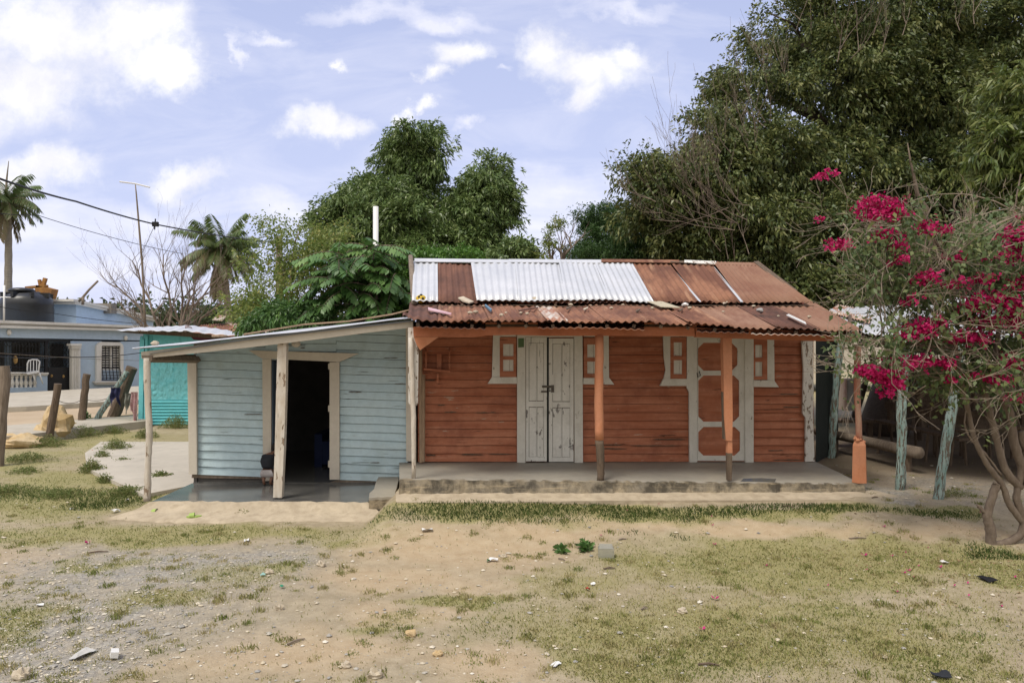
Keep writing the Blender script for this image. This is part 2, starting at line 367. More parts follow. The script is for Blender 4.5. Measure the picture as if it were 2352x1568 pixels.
LM['bush'] = leafmat('yellow_green_leaf', [(.08, .13, .025), (.15, .21, .045), (.24, .29, .08), (.36, .30, .09)], .4, .5, .4)
LM['pinn'] = leafmat('broad_leaflet', [(.03, .075, .02), (.06, .13, .035), (.10, .20, .05), (.16, .27, .07)], .25, .4, .5)
LM['neem'] = leafmat('feathery_leaf', [(.03, .07, .02), (.055, .11, .03), (.09, .16, .045)], .35, .5, .4)
LM['palm'] = leafmat('palm_leaflet', [(.20, .15, .08), (.17, .17, .07), (.10, .15, .05), (.14, .20, .07)], .25, .4, .4)
LM['boug'] = leafmat('bougainvillea_leaf', [(.06, .10, .035), (.10, .15, .055), (.16, .21, .085), (.24, .26, .09)], .35, .5, .4)
LM['petal'] = leafmat('magenta_bract', [(.20, .002, .035), (.40, .005, .085), (.55, .02, .15), (.60, .08, .22)], .35, .6, .2)
LM['lush'] = leafmat('lush_grass_blade', [(.05, .095, .025), (.10, .155, .04), (.18, .22, .07), (.34, .31, .14)], .3, .7, .15)
LM['grass'] = leafmat('grass_blade', [(.12, .17, .045), (.22, .25, .075), (.36, .33, .14), (.52, .44, .25)], .3, .7, .15)
LM['weed'] = leafmat('weed_leaf', [(.07, .12, .03), (.14, .19, .055), (.22, .24, .09), (.34, .30, .14)], .35, .6, .2)
LM['far'] = leafmat('far_foliage', [(.05, .08, .04), (.08, .11, .06), (.12, .14, .07)], .2, .8, .1)
LM['stone'] = leafmat('pebble', [(.22, .215, .205), (.36, .34, .30), (.50, .43, .31), (.62, .58, .50)], .0, .85, .3)

# ------------------------------------------------------------------ ground sheet
def axis(a, b, st, lo, hi, g=1.13):
    c = list(np.arange(a, b, st)); s = st; v = c[-1]
    while v < hi: s *= g; v += s; c.append(min(v, hi))
    s = st; v = c[0]; pre = []
    while v > lo: s *= g; v -= s; pre.append(max(v, lo))
    return np.array(pre[::-1]+c)
xs = axis(-6.5, 7.5, .05, -3000, 3000); ys = np.concatenate([axis(4.2, 12.6, .05, -60, 12.6), np.arange(12.7, 22, .1), axis(22, 22.3, .12, 22, 6000)[:]]); ys = np.unique(np.round(ys, 4))
X, Y = np.meshgrid(xs, ys)
def ell(px, py, rx, ry):
    c = G(px, py); r1 = rx*c.y/F; r2 = (G(px, py-ry).y-G(px, py+ry).y)/2 if py-ry > 800 else 3
    return c.x, c.y, r1, r2
def mask(X, Y, lst, warp=.35, s=0):
    wx = X+(fbm(X*1.1, Y*1.1, s=s+20)-.5)*2*warp*1.6; wy = Y+(fbm(X*1.1+9, Y*1.1, s=s+30)-.5)*2*warp*1.6
    m = np.zeros_like(X)
    for e in lst:
        cx, cy, r1, r2 = ell(*e[:4]); a = e[4] if len(e) > 4 else 1
        m = np.maximum(m, a*np.clip(1.5-1.0*np.sqrt(((wx-cx)/r1)**2+((wy-cy)/r2)**2), 0, 1))
    return m
# grass zones, gravel zones, bare sand zones (positions surveyed on the ground)
GR = [(1150, 1182, 260, 32, 1.2), (1450, 1176, 420, 22, 1.2), (1820, 1168, 240, 14, 1.1), (2160, 1180, 95, 14, 1.1), (1900, 1290, 620, 60, .8), (1800, 1440, 650, 100, .62),
      (2250, 1300, 200, 60, .8), (60, 1150, 300, 35, 1.1), (200, 1100, 220, 20, .8), (420, 1228, 420, 22, .65), (80, 1230, 220, 30, .7), (1050, 1372, 150, 25, .8), (900, 1440, 130, 28, .75),
      (60, 1420, 110, 60, .55), (560, 1320, 130, 25, .55), (1250, 1330, 180, 30, .5), (1400, 1520, 220, 40, .5), (60, 1060, 170, 30, .6), (230, 1010, 150, 20, .7), (100, 1090, 120, 16, .4), (400, 1370, 90, 18, .5), (270, 1290, 120, 20, .5), (860, 1235, 200, 20, .6)]
GV = [(330, 1310, 330, 65), (150, 1440, 330, 100), (560, 1290, 170, 30), (100, 1540, 200, 60), (1990, 1120, 60, 25), (2060, 1150, 50, 14), (2220, 1115, 200, 34)]
SD = [(1080, 1265, 260, 45), (920, 1330, 200, 30), (1700, 1205, 420, 14), (2200, 1215, 250, 16), (1250, 1215, 180, 22), (2230, 1110, 200, 40), (950, 1400, 140, 20), (700, 1500, 250, 50), (0, 1290, 130, 30), (1100, 1530, 150, 60)]
wg = mask(X, Y, GR, .35, 1); wr = mask(X, Y, GV, .3, 2); ws = mask(X, Y, SD, .3, 3)
nn = fbm(X*2.3, Y*2.3, s=5); wg = np.clip(wg*(.35+1.3*nn), 0, 1)
wg = np.where(ws > .4, wg*.5, wg)
farm = np.clip((Y-13)/3, 0, 1); wg = np.maximum(wg, farm*.45*fbm(X*.3, Y*.3, s=8)*1.4)
Z = gz(X, Y) + (fbm(X*9, Y*9, s=6)-.5)*.014*np.clip((13-Y), 0, 1)
me = bpy.data.meshes.new('ground'); nx = len(xs); ny = len(ys)
me.vertices.add(nx*ny); me.vertices.foreach_set('co', np.stack([X, Y, Z], -1).astype(np.float32).ravel())
idx = np.arange(nx*ny).reshape(ny, nx); q = np.stack([idx[:-1, :-1], idx[:-1, 1:], idx[1:, 1:], idx[1:, :-1]], -1).reshape(-1, 4)
me.loops.add(q.size); me.loops.foreach_set('vertex_index', q.astype(np.int32).ravel())
me.polygons.add(len(q)); me.polygons.foreach_set('loop_start', np.arange(0, q.size, 4, dtype=np.int32))
me.polygons.foreach_set('use_smooth', np.ones(len(q), bool))
wd = mask(X, Y, [(2160, 1030, 320, 60, 1.3), (2500, 1040, 300, 60, 1.3), (1900, 1040, 60, 40, 1), (1990, 1090, 60, 22, .8)], .3, 12)  # shade under the shelter roof, painted into the soil colour
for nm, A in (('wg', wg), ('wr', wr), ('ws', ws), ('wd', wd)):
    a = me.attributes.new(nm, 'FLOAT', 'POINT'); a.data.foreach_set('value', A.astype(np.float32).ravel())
me.update()
gm = bpy.data.materials.new('yard_soil'); gm.use_nodes = True; gm.node_tree.nodes.clear(); N = NT(gm.node_tree)
def attr(n): return N.new('ShaderNodeAttribute', attribute_name=n).outputs['Fac']
tcg = N.new('ShaderNodeTexCoord').outputs['Object']
big = N.noise(tcg, .8, 6, .6); mid = N.noise(tcg, 6, 8, .65); fin = N.noise(tcg, 60, 5, .65); vf = N.noise(tcg, 220, 3, .6)
c = N.mix(N.ramp(big, [(.35, 0.0), (.65, 1.0)]), (.50, .425, .305), (.43, .355, .25))
c = N.mix(N.ramp(mid, [(.4, 0.0), (.62, 1.0)]), c, (.36, .30, .205))
c = N.mix(attr('ws'), c, N.mix(N.ramp(mid, [(.35, 0.0), (.65, 1.0)]), (.55, .44, .30), (.48, .365, .235)))
vor = N.new('ShaderNodeTexVoronoi'); N.put(vor.inputs['Vector'], tcg); vor.inputs['Scale'].default_value = 38
grav = N.mix(N.ramp(vor.outputs['Color'], [(.2, 0.0), (.8, 1.0)]), (.27, .255, .235), (.46, .43, .375))
gf = N.math('MULTIPLY', attr('wr'), N.ramp(N.math('ADD', mid, N.math('MULTIPLY', fin, .3)), [(.42, .25), (.72, 1.0)]))
c = N.mix(gf, c, grav)
gg = N.mix(N.ramp(fin, [(.35, 0.0), (.65, 1.0)]), (.29, .285, .115), (.40, .345, .18))
gff = N.ramp(N.math('MULTIPLY', attr('wg'), N.math('ADD', .45, N.math('ADD', N.math('MULTIPLY', mid, .6), N.math('MULTIPLY', fin, .55)))), [(.18, 0.0), (.65, .92)])
c = N.mix(gff, c, gg)
c = N.mix(N.math('MULTIPLY', N.ramp(vf, [(.35, 0.0), (.65, 1.0)]), .45), c, N.mix(1.0, c, (.62, .6, .56), 'MULTIPLY'))
c = N.mix(N.ramp(N.noise(tcg, 95, 2, .5), [(.68, 0.0), (.72, 1.0)]), c, (.58, .52, .42))
c = N.mix(1.0, c, (.91, .91, .90), 'MULTIPLY'); c = N.mix(attr('wd'), c, N.mix(mid, (.10, .08, .06), (.19, .15, .11)))  # last mix darkens the soil to stand in for the shelter's shade
b = N.new('ShaderNodeBsdfPrincipled'); N.put(b.inputs['Base Color'], c); b.inputs['Roughness'].default_value = .95; b.inputs['Specular IOR Level'].default_value = .1
bn = N.new('ShaderNodeBump'); bn.inputs['Strength'].default_value = .8; bn.inputs['Distance'].default_value = .02
N.put(bn.inputs['Height'], N.math('ADD', fin, N.math('MULTIPLY', mid, 1.2))); N.put(b.inputs['Normal'], bn.outputs[0])
o = N.new('ShaderNodeOutputMaterial'); N.l.new(b.outputs[0], o.inputs[0])
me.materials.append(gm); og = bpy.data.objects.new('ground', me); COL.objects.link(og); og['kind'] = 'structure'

def gsample(n, x0, x1, y0, y1, wfn):
    """scatter n points on the ground, uniform in view area, kept with probability wfn"""
    t = RNG.random(n); y = 1/(1/y1+(1/y0-1/y1)*t); x = x0+(x1-x0)*RNG.random(n)
    x = x*y
    k = RNG.random(n) < wfn(x, y); return x[k], y[k]
def wgrass(x, y, th=.0): return np.clip(mask(x, y, GR, .35, 1)*(.35+1.3*fbm(x*2.3, y*2.3, s=5))-.12-.5*mask(x, y, SD, .3, 3), 0, 1)
def offhouse(x, y):
    ok = ~((y > 9.95) & (x > -5.3) & (x < -1.4)) & ~((y > 10.15+.0*x) & (x >= -1.7) & (x < 5.2))
    return ok

# ---- paths / road / pads (structure)
def slab(name, pts, th, mat, kind='structure'):
    mb = MB().prism([Vector(p)-Vector((0, 0, th)) for p in pts], (0, 0, th)); o = mb.build(name, mat, loc=pts[0]); tag(o, kind=kind); return o
def strip(name, near, far, z, th, mat):
    pts = [G(px, py, z) for px, py in near]+[G(px, py, z) for px, py in far[::-1]]
    return slab(name, pts, th, mat)
strip('road', [(-420, 1010), (40, 975), (345, 948)], [(-420, 955), (40, 934), (345, 915)], .26, .3, M['dirt'])
strip('kerb', [(-420, 1046), (60, 997), (345, 965)], [(-420, 1010), (60, 973), (345, 950)], .30, .6, M['side'])
strip('pavement', [(-420, 953), (60, 933), (345, 916)], [(-420, 925), (60, 900), (345, 885)], .42, .4, M['side'])
strip('concrete_yard', [(330, 1135), (200, 1075), (195, 1040), (250, 1000), (300, 984)], [(460, 1110), (450, 1040), (452, 1000), (470, 985), (440, 978)], .045+.02, .3, M['pad'])

# ------------------------------------------------------------------ leaf machinery
def unit(a): return a/np.maximum(np.linalg.norm(a, axis=-1, keepdims=True), 1e-9)
def rnd_unit(n): return unit(RNG.normal(size=(n, 3)))
def leaf_quads(c, d, L, W, flat=.0, bend=.25):
    """diamond leaves: base c, direction d"""
    n = len(c); s = rnd_unit(n); s[:, 2] *= (1-flat); s = unit(s-(s*d).sum(1, keepdims=True)*d)
    L = np.broadcast_to(np.asarray(L), (n,))[:, None]; W = np.broadcast_to(np.asarray(W), (n,))[:, None]
    up = np.cross(d, s)
    mid = c+d*L*.45+up*L*bend*.3
    return np.stack([c, mid+s*W/2, c+d*L-np.array([0, 0, 1])*L*bend, mid-s*W/2], 1)
def sprigs(c, d, per, L, W, spread=.9, droop=.3, size=.12, **k):
    n = len(c); cc = np.repeat(c, per, 0)+RNG.normal(size=(n*per, 3))*size; dd = np.repeat(d, per, 0)
    dd = unit(dd+rnd_unit(n*per)*spread+np.array([0, 0, -droop]))
    l = L*(.65+.6*RNG.random(n*per)); q = leaf_quads(cc, dd, l, W*(.8+.4*RNG.random(n*per)), **k)
    t = np.clip(np.repeat(RNG.random(n), per)*.5+RNG.random(n*per)*.5, 0, 1)
    return q, t
def crown_pts(bl, nclump, per, cs, gap=.0, gs=.8, seed=0, vbias=.15, fill=.25):
    """bl: (px,py,D,rx_px,ry_px,depth_m). clumps on the skins of the lobes, sprig centres round each clump"""
    w_ = np.array([b[3]*b[4]*(b[2]**2) for b in bl], float); w_ /= w_.sum(); C = []; Dn = []
    for b, ww in zip(bl, w_):
        n = max(3, int(nclump*ww)); c = np.array(P(b[0], b[1], b[2])); r = np.array([b[3]*b[2]/F, b[5], b[4]*b[2]/F])
        u = rnd_unit(n); u[:, 2] += vbias; u = unit(u)
        rad = np.where(RNG.random(n) < fill, RNG.random(n)*.8, .85+.2*RNG.random(n))[:, None]
        C.append(c+u*r*rad); Dn.append(unit(u/r))
    C = np.concatenate(C); Dn = np.concatenate(Dn)
    if gap > 0:
        k = fbm(C[:, 0]*gs, C[:, 1]*gs, C[:, 2]*gs, s=seed+40, o=3) > gap; C = C[k]; Dn = Dn[k]
    c = np.repeat(C, per, 0)+RNG.normal(size=(len(C)*per, 3))*cs*np.array([1, 1, .62]); d = np.repeat(Dn, per, 0)
    return c, d, C
def limb(mb, a, b, r0, r1, k=5, wob=.12, n=7):
    a = Vector(a); b = Vector(b); L = (b-a).length; pts = []; rr = []
    off = Vector((0, 0, 0))
    for i in range(k+1):
        t = i/k; off = off+Vector((random.gauss(0, 1), random.gauss(0, 1), random.gauss(0, .5)))*L*wob/k if 0 < i < k else off
        pts.append(a.lerp(b, t)+off*math.sin(math.pi*t)+Vector((0, 0, L*.06*math.sin(math.pi*t)))); rr.append(r0+(r1-r0)*t)
    mb.tube(pts, rr, n); return pts
def twigs(mb, a, d, L, r, depth, n=3, up=.25, sp=.5, seg=4):
    """a branching bare twig"""
    a = Vector(a); d = Vector(d).normalized(); pts = [a]; rr = [r]
    for i in range(seg):
        d = (d+Vector((random.gauss(0, .12), random.gauss(0, .12), random.gauss(0, .1)+up*.12))).normalized()
        pts.append(pts[-1]+d*L/seg); rr.append(max(r*(1-.75*(i+1)/seg), .0022))
    mb.tube(pts, rr, 4 if r < .03 else 6, cap=False)
    if depth > 0:
        for q in range(n):
            i = random.randint(max(1, seg-3), seg); v = Vector((random.gauss(0, 1), random.gauss(0, 1), random.gauss(0, 1))).normalized()
            twigs(mb, pts[i], d+v*sp+Vector((0, 0, up)), L*random.uniform(.5, .8), max(rr[i]*.75, .003), depth-1, n, up, sp, seg)
    return pts
def tree(name, label, bl, base, lm, nclump, per, cs, lp, L, W, spread=.9, droop=.3, gap=0, gs=.8, bark='barkdark', r0=.3, size=.12, limbs=None, group=None, seed=0, fill=.25, cat='tree', vbias=.15, bend=.25, hub=None):
    base = Vector(base); t = thing(name, label, cat, base, group)
    c, d, C = crown_pts(bl, nclump, per, cs, gap, gs, seed, vbias, fill)
    q, tt = sprigs(c, d, lp, L, W, spread, droop, size, bend=bend)
    mb = MB(); hub = Vector(hub) if hub else base.lerp(sum((P(*b[:3]) for b in bl), Vector())/len(bl), .55)
    limb(mb, base, hub, r0, r0*.65, 6, .06, 10)
    for b in bl:
        p = limb(mb, hub, P(*b[:3]), r0*.45, r0*.12, 5, .15, 7)
        for s_ in range(3):
            e = P(b[0]+random.uniform(-.8, .8)*b[3], b[1]+random.uniform(-.8, .5)*b[4], b[2]+random.uniform(-.6, .4)*b[5])
            limb(mb, p[random.randint(2, 4)], e, r0*.15, r0*.03, 4, .15, 5)
    mb.build('trunk', M[bark], t, smooth=True)
    quads('crown', q, tt, lm, t)
    return t

# ------------------------------------------------------------------ siding
def siding(mb, f, n, xl, xr, base, top, pitch, lip=.03, seed=0, cols=14, wob=1.0, shift=-.034):
    lip = .03
    """lapped boards on wall plane f between photo columns xl..xr; base/top give the y line at a column"""
    k = 0
    while True:
        us = [xl+(xr-xl)*i/cols for i in range(cols+1)]
        lo = []; hi = []
        for u in us:
            j0 = wob*(float(vn(u*.03+seed, k*3.1, s=seed))-.5)*2.2 + (0 if k else 0)
            j1 = wob*(float(vn(u*.03+seed, (k+1)*3.1, s=seed))-.5)*2.2
            b0 = base(u)-k*pitch-(j0 if k else 0); b1 = base(u)-(k+1)*pitch-j1
            t = top(u); lo.append(max(b0, t)); hi.append(max(b1, t))
        if all(l-h < .05 for l, h in zip(lo, hi)): break
        s = len(mb.v)
        for u, l, h in zip(us, lo, hi):
            pb = f(u, l); pt = f(u, h)
            if l-h > 2: pt = f(u, h+1.1)
            mb.v += [tuple(pt+n*(.0+shift)), tuple(pb+n*(lip+shift)), tuple(pb+n*(shift-.01))]
        for i in range(cols):
            a = s+3*i; c = a+3
            mb.f += [(a, a+1, c+1, c), (a+1, a+2, c+2, c+1)]
        for a in (s, s+3*cols): mb.f.append((a, a+1, a+2))
        k += 1
        if k > 60: break
    return mb
def wp(mb, f, n, pts, o0, o1):
    fr = [f(x, y, o1) for x, y in pts]; return mb.prism(fr, -n*(o1-o0))
def rect(x0, y0, x1, y1): return [(x0, y0), (x1, y0), (x1, y1), (x0, y1)]

# ================================================================== ORANGE HOUSE
OW, on = plane(960, 12.0, 5.0)
root = thing('wooden_house', 'orange clapboard house with white doors under a patched white and rusty corrugated roof', 'house', OW(1400, 1060))
mb = MB(); siding(mb, OW, on, 960, 1868, lambda u: 1060+(u-960)*.0, lambda u: 738, 18.9, .016, 1, 26, .8)
bk0 = MB(); wp(bk0, OW, on, rect(960, 712, 1868, 1066), -.11, -.06); bk0.build('wall_backing', M['wooddark'], root)
mb.build('front_wall', M['orange'], root)
mb = MB()
for u in (962, 1866):                                                # gable walls
    a = OW(u, 1062, -.09); b_ = a-on*3.8; a2 = Vector((a.x, a.y, 2.98)); b2 = Vector((b_.x, b_.y, 3.2)); md = (a2+b2)/2+Vector((0, 0, .82))
    mb.prism([a, b_, b2, md, a2], Vector((math.cos(R(5)), math.sin(R(5)), 0))*(.05 if u < 1000 else -.05))
p = OW(962, 1062, -3.9); q = OW(1866, 1062, -3.9); p.z = q.z = .2
mb.prism([p, q, q+Vector((0, 0, 3.1)), p+Vector((0, 0, 3.1))], on*.05)
mb.build('side_wall', M['orange'], root)
# trims and doors
def winset(sh, trim, sill, panels):
    w = wp(MB(), OW, on, trim, .005, .035).build('window', M['white'], root)
    wp(MB(), OW, on, sill, .005, .055).build('sill', M['white'], w)
    m = MB(); x0, y0, x1, y1 = sh
    xs_ = sorted({x0, x1, *[p[0] for p in panels], *[p[2] for p in panels]})
    px0 = min(p[0] for p in panels); px1 = max(p[2] for p in panels)
    wp(m, OW, on, rect(x0, y0, px0, y1), .01, .042); wp(m, OW, on, rect(px1, y0, x1, y1), .01, .042)
    ys_ = [y0]+[v for p in sorted(panels, key=lambda p: p[1]) for v in (p[1], p[3])]+[y1]
    for i in range(0, len(ys_), 2): wp(m, OW, on, rect(px0, ys_[i], px1, ys_[i+1]), .01, .042)
    m.build('shutter', M['orange'], w)
    m = MB(); q = 0
    for p in panels:
        xm = p[0]*.35+p[2]*.65
        wp(m, OW, on, rect(p[0]-.5, p[1]-.5, xm-.4, p[3]+.5), .008, .026); wp(m, OW, on, rect(xm+.4, p[1]-.5, p[2]+.5, p[3]+.5), .008, .024)
    m.build('panel', M['white'], w)
    return w
winset((1148, 774, 1186, 867), [(1133, 762), (1186, 762), (1186, 773), (1150, 773), (1149, 868), (1130, 868)], [(1130, 866), (1187.5, 866), (1187.5, 881), (1120, 881)], [(1156, 790, 1179.5, 818), (1155.5, 826, 1179, 852)])
winset((1341, 776, 1379, 869), [(1341, 762), (1398, 762), (1399, 869), (1380, 869), (1378, 773), (1341, 773)], [(1340, 868), (1400, 868), (1411, 883), (1340, 882)], [(1349, 791, 1371, 821), (1349, 830, 1371, 858)])
winset((1540, 774, 1577, 870), [(1523, 762), (1577, 762), (1577, 773), (1541, 773), (1541, 871), (1524, 871), (1529, 850), (1525, 820)], [(1524, 870), (1579, 870), (1581, 886), (1516, 886)], [(1547.5, 786, 1566.8, 817), (1547.5, 827, 1567, 859)])
winset((1731, 780, 1762.5, 872), [(1731, 762), (1778, 765), (1779, 875), (1763, 875), (1761, 779), (1731, 778)], [(1731, 873), (1778, 873), (1789, 889), (1731, 888)], [(1735, 792, 1751, 821), (1735.5, 831, 1751.5, 864)])
m = MB(); wp(m, OW, on, [(1188, 768), (1207, 768), (1207, 1062), (1188, 1062)], .004, .048); wp(m, OW, on, [(1319, 768), (1338, 768), (1339, 1062), (1320, 1062)], .004, .048)
wp(m, OW, on, rect(1207, 766, 1319, 774), .004, .046)
m.build('door_frame', M['white'], root)
wp(MB(), OW, on, [(1190, 777), (1203.5, 776), (1203.5, 797), (1190, 798)], .0482, .051).build('green_paint_patch', mk('green_paint', (.10, .17, .08), (.13, .2, .1), 9, .7), root)
def leaf(x0, x1, y0, y1, name='door', lab=None):
    m = MB(); w_ = x1-x0; s = w_*.14; xm = x0+w_*.52; ya = y0+(y1-y0)*.512; yb = y0+(y1-y0)*.563
    for a, b_, c_, e_ in ((x0+s+.9, y0+12.8, xm-1.6, ya-.7), (xm+1.3, y0+12.8, x1-s-.9, ya-.7), (x0+s+.9, yb+.7, xm-1.6, y1-10.9), (xm+1.3, yb+.7, x1-s-.9, y1-10.9)): wp(m, OW, on, rect(a, b_, c_, e_), .006, .022)
    d = m.build(name, M['door'], root, label=lab); wp(MB(), OW, on, rect(x0, y0, x1, y1), .001, .005).build('door_back', M['wooddark'], d); f = MB()
    wp(f, OW, on, rect(x0, y0, x0+s, y1), .0055, .032); wp(f, OW, on, rect(x1-s, y0, x1, y1), .0055, .032)
    for a, b_ in ((y0, y0+12), (y0+(y1-y0)*.515, y0+(y1-y0)*.56), (y1-10, y1)): wp(f, OW, on, rect(x0+s+.35, a, x1-s-.35, b_), .0055, .031)
    wp(f, OW, on, rect(xm-1, y0+12.3, xm+.6, y0+(y1-y0)*.512), .0055, .020); wp(f, OW, on, rect(xm-1, y0+(y1-y0)*.563, xm+.6, y1-10.3), .0055, .020)
    f.build('door_rail', M['door'], d); return d
d1 = leaf(1208, 1256, 775, 1059, lab='left leaf of the white double door, paint peeling near the foot')
d2 = leaf(1261, 1317.5, 777, 1060, lab='right leaf of the white double door, padlocked, grey bare patches low down')
wp(MB(), OW, on, rect(1261.5, 860, 1273, 903), .0325, .040).build('patch_plate', M['door'], d2)
m = MB(); wp(m, OW, on, rect(1245, 885, 1272, 890), .041, .050); wp(m, OW, on, rect(1266, 884, 1272.5, 901), .041, .052); wp(m, OW, on, rect(1243, 897, 1256, 901), .034, .044)
m.tube([OW(1260, 888, .055), OW(1262, 894, .07), OW(1264, 890, .055)], .004, 5); m.ball(OW(1263, 897, .06), .014, 8, 5)
m.build('lock', mk('old_iron', (.08, .07, .06), (.16, .14, .12), 20, .5, metallic=.6), d2)
wp(MB(), OW, on, rect(1256.2, 774, 1260.8, 1060), -.004, .006).build('door_gap', M['black'], root)
# second door: white with orange chamfered panels
m = MB(); wp(m, OW, on, [(1578, 766), (1601, 766), (1601.5, 1061), (1584, 1061), (1583, 900), (1578, 890)], .004, .048)
wp(m, OW, on, [(1711, 770), (1731, 770), (1731, 1062), (1712, 1062)], .004, .048); wp(m, OW, on, rect(1601, 766, 1711, 777), .004, .046)
m.build('door_frame', M['white'], root)
d3 = wp(MB(), OW, on, rect(1602, 777.5, 1710.5, 1058), .003, .014).build('door', M['orange'], root, label='white door with three orange panels with clipped corners')
m = MB()
def octframe(m, x0, y0, x1, y1, X0, Y0, X1, Y1, c):
    wp(m, OW, on, rect(X0, Y0, X1, y0), .0145, .030); wp(m, OW, on, rect(X0, y1, X1, Y1), .0145, .030)
    if x0 > X0: wp(m, OW, on, rect(X0, y0+.2, x0, y1-.2), .0145, .030)
    wp(m, OW, on, rect(x1, y0+.2, X1, y1-.2), .0145, .030)
    for a, b_, sx, sy in ((x0, y0, 1, 1), (x1, y0, -1, 1), (x0, y1, 1, -1), (x1, y1, -1, -1)):
        t = [(a, b_), (a+sx*c, b_), (a, b_+sy*c)]
        if sx*sy < 0: t = t[::-1]
        wp(m, OW, on, t, .0145, .0285)
octframe(m, 1603, 787, 1694, 851, 1602, 777.6, 1710.4, 857, 13); octframe(m, 1604, 862, 1698, 968, 1602, 857.2, 1710.4, 974, 12); octframe(m, 1604, 980, 1700, 1046, 1602, 974.2, 1710.4, 1057.8, 12)
m.build('door_rail', M['white'], d3)
m = MB(); m.tube([OW(1606, 852, .04), OW(1609, 862, .05), OW(1603, 866, .04), OW(1601, 856, .05)], .008, 5); m.build('lock', M['black'], d3)
wp(MB(), OW, on, [(1842, 783), (1867, 783), (1869, 900), (1867, 950), (1871, 1059), (1850, 1060), (1851, 960), (1844, 948), (1846, 850)], .003, .045).build('corner_board', M['whitepeel'], root)
# wall shelf box
m = MB()
m.prism([OW(974, 850, .02), OW(1034, 855, .02), OW(1034, 855, .22), OW(974, 850, .22)], (0, 0, .03))
for x, y0 in ((977, 800), (1031, 798)): m.prism([OW(x, y0, .015), OW(x, 849, .015), OW(x, 849, .16), OW(x, y0+8, .10)], (.02, 0, 0))
wp(m, OW, on, rect(1003, 812, 1014, 849), .018, .04); wp(m, OW, on, rect(1003, 856, 1007.5, 880), .018, .09)
m.build('wall_shelf', M['orange'], root)
# split and rotten slots along the lower boards
for x0, x1, y in ((978, 1001, 1045), (1124, 1172, 1042), (1060, 1110, 1044), (1020, 1050, 946), (1090, 1140, 947), (976, 1000, 873), (1350, 1430, 1021), (1450, 1560, 1023), (1380, 1440, 1030), (1500, 1575, 1009), (1775, 1840, 1056), (1800, 1838, 935), (1790, 1835, 905), (1765, 1800, 1034), (1005, 1022, 930)):
    n_ = 7; up = [(x0+(x1-x0)*i/n_, y-random.uniform(.3, 1.6)*(0 < i < n_)) for i in range(n_+1)]; dn = [(x0+(x1-x0)*i/n_, y+random.uniform(.3, 1.3)*(0 < i < n_)+.15) for i in range(n_, -1, -1)]
    wp(MB(), OW, on, up+dn, -.03, .0015).build('rot_slot', M['wooddark'], root)
# porch beams, posts (off ~1.6)
PF = 1.62
m = MB(); wp(m, OW, on, [(949, 750), (1150, 752), (1350, 751), (1595, 753), (1596, 772), (1400, 771), (1260, 771), (1190, 769), (1120, 770), (1090, 774), (1060, 774.5), (950, 772)], PF-.06, PF+.04)
m.build('porch_beam', M['beam'], root)
m = MB(); wp(m, OW, on, [(1598, 752), (1750, 756), (1966, 761), (1967, 785), (1800, 781), (1599, 774)], PF-.06, PF+.045)
m.build('porch_beam', M['beam'], root)
wp(MB(), OW, on, [(950, 772.8), (1007, 774), (965, 804), (957, 792)], PF-.04, PF+.03).build('corner_bracket', M['orange2'], root)
def post(xy, r, mat, nm='porch_post', lab=None, n=10, wob=.1, off=PF, parent=root, f=OW, sq=False):
    pts = [f(x, y, off) for x, y in xy]; rr = r if hasattr(r, '__len__') else [r]*len(pts)
    P2 = []; R2 = []
    for i in range(len(pts)-1):
        for k in range(5):
            t = k/5; P2.append(pts[i].lerp(pts[i+1], t)+Vector((random.gauss(0, .0025), 0, 0))); R2.append(rr[i]*(1-t)+rr[i+1]*t)
    P2.append(pts[-1]); R2.append(rr[-1])
    return MB().tube(P2, R2, n, True, wob).build(nm, mat, parent, smooth=True, label=lab)
pw = post([(944, 775), (947, 900), (950, 960), (950, 1099)], [.035, .038, .036, .030], M['postwhite'], lab='thin crooked flaking white porch post')
wp(MB(), OW, on, [(937, 752), (950, 752), (961, 800), (960, 928), (949, 938), (938, 924)], PF-.11, PF-.045).build('porch_post_board', M['whitepeel'], root)
post([(1377, 770), (1375, 900), (1377, 1010)], [.062, .064, .066], M['orange2'], lab='orange round porch post with bare foot')
post([(1377, 1010), (1380, 1060), (1379, 1104)], [.062, .058, .05], M['wooddark'], nm='post_foot')
m = MB(); wp(m, OW, on, [(1661, 776), (1681, 776), (1683, 960), (1682, 1012), (1668, 1012), (1664, 960)], PF-.10, PF+.01); wp(m, OW, on, [(1671.5, 1012.3), (1682, 1012.3), (1682.5, 1040), (1671, 1040)], PF-.07, PF)
m.build('porch_post', M['orange2'], root, label='square orange porch post splitting away below')
m = MB(); wp(m, OW, on, [(1670.8, 1040.3), (1682.3, 1040.3), (1681, 1103), (1672, 1103)], PF-.07, PF); wp(m, OW, on, [(1660, 900), (1664.5, 900), (1668, 1010), (1663, 1008)], PF-.08, PF-.01); m.build('post_foot', M['wooddark'], root)
post([(1970, 790), (1968, 900), (1975, 1020)], [.05, .045, .045], mk('worn_red_post', (.34, .12, .075), (.40, .26, .19), 4, .8, .5, 30, (3, 3, .7), cracks=((35, 35, 2), .68)), lab='worn reddish post standing in an orange concrete footing')
pts = []
cb = OW(1974, 1107, PF); ct = OW(1974, 1012, PF)
m = MB(); m.tube([cb, cb.lerp(ct, .12), cb.lerp(ct, .9), ct], [.112, .108, .098, .075], 6, True, .04); m.build('post_footing', M['orange2'], root, label='six sided orange concrete footing')
m = MB()
for k in range(14): m.ball(ct+Vector((random.uniform(-.07, .07), random.uniform(-.06, .06), random.uniform(-.02, .05))), random.uniform(.015, .035), 6, 4, jit=.5)
m.build('broken_cement', M['orange2'], root)
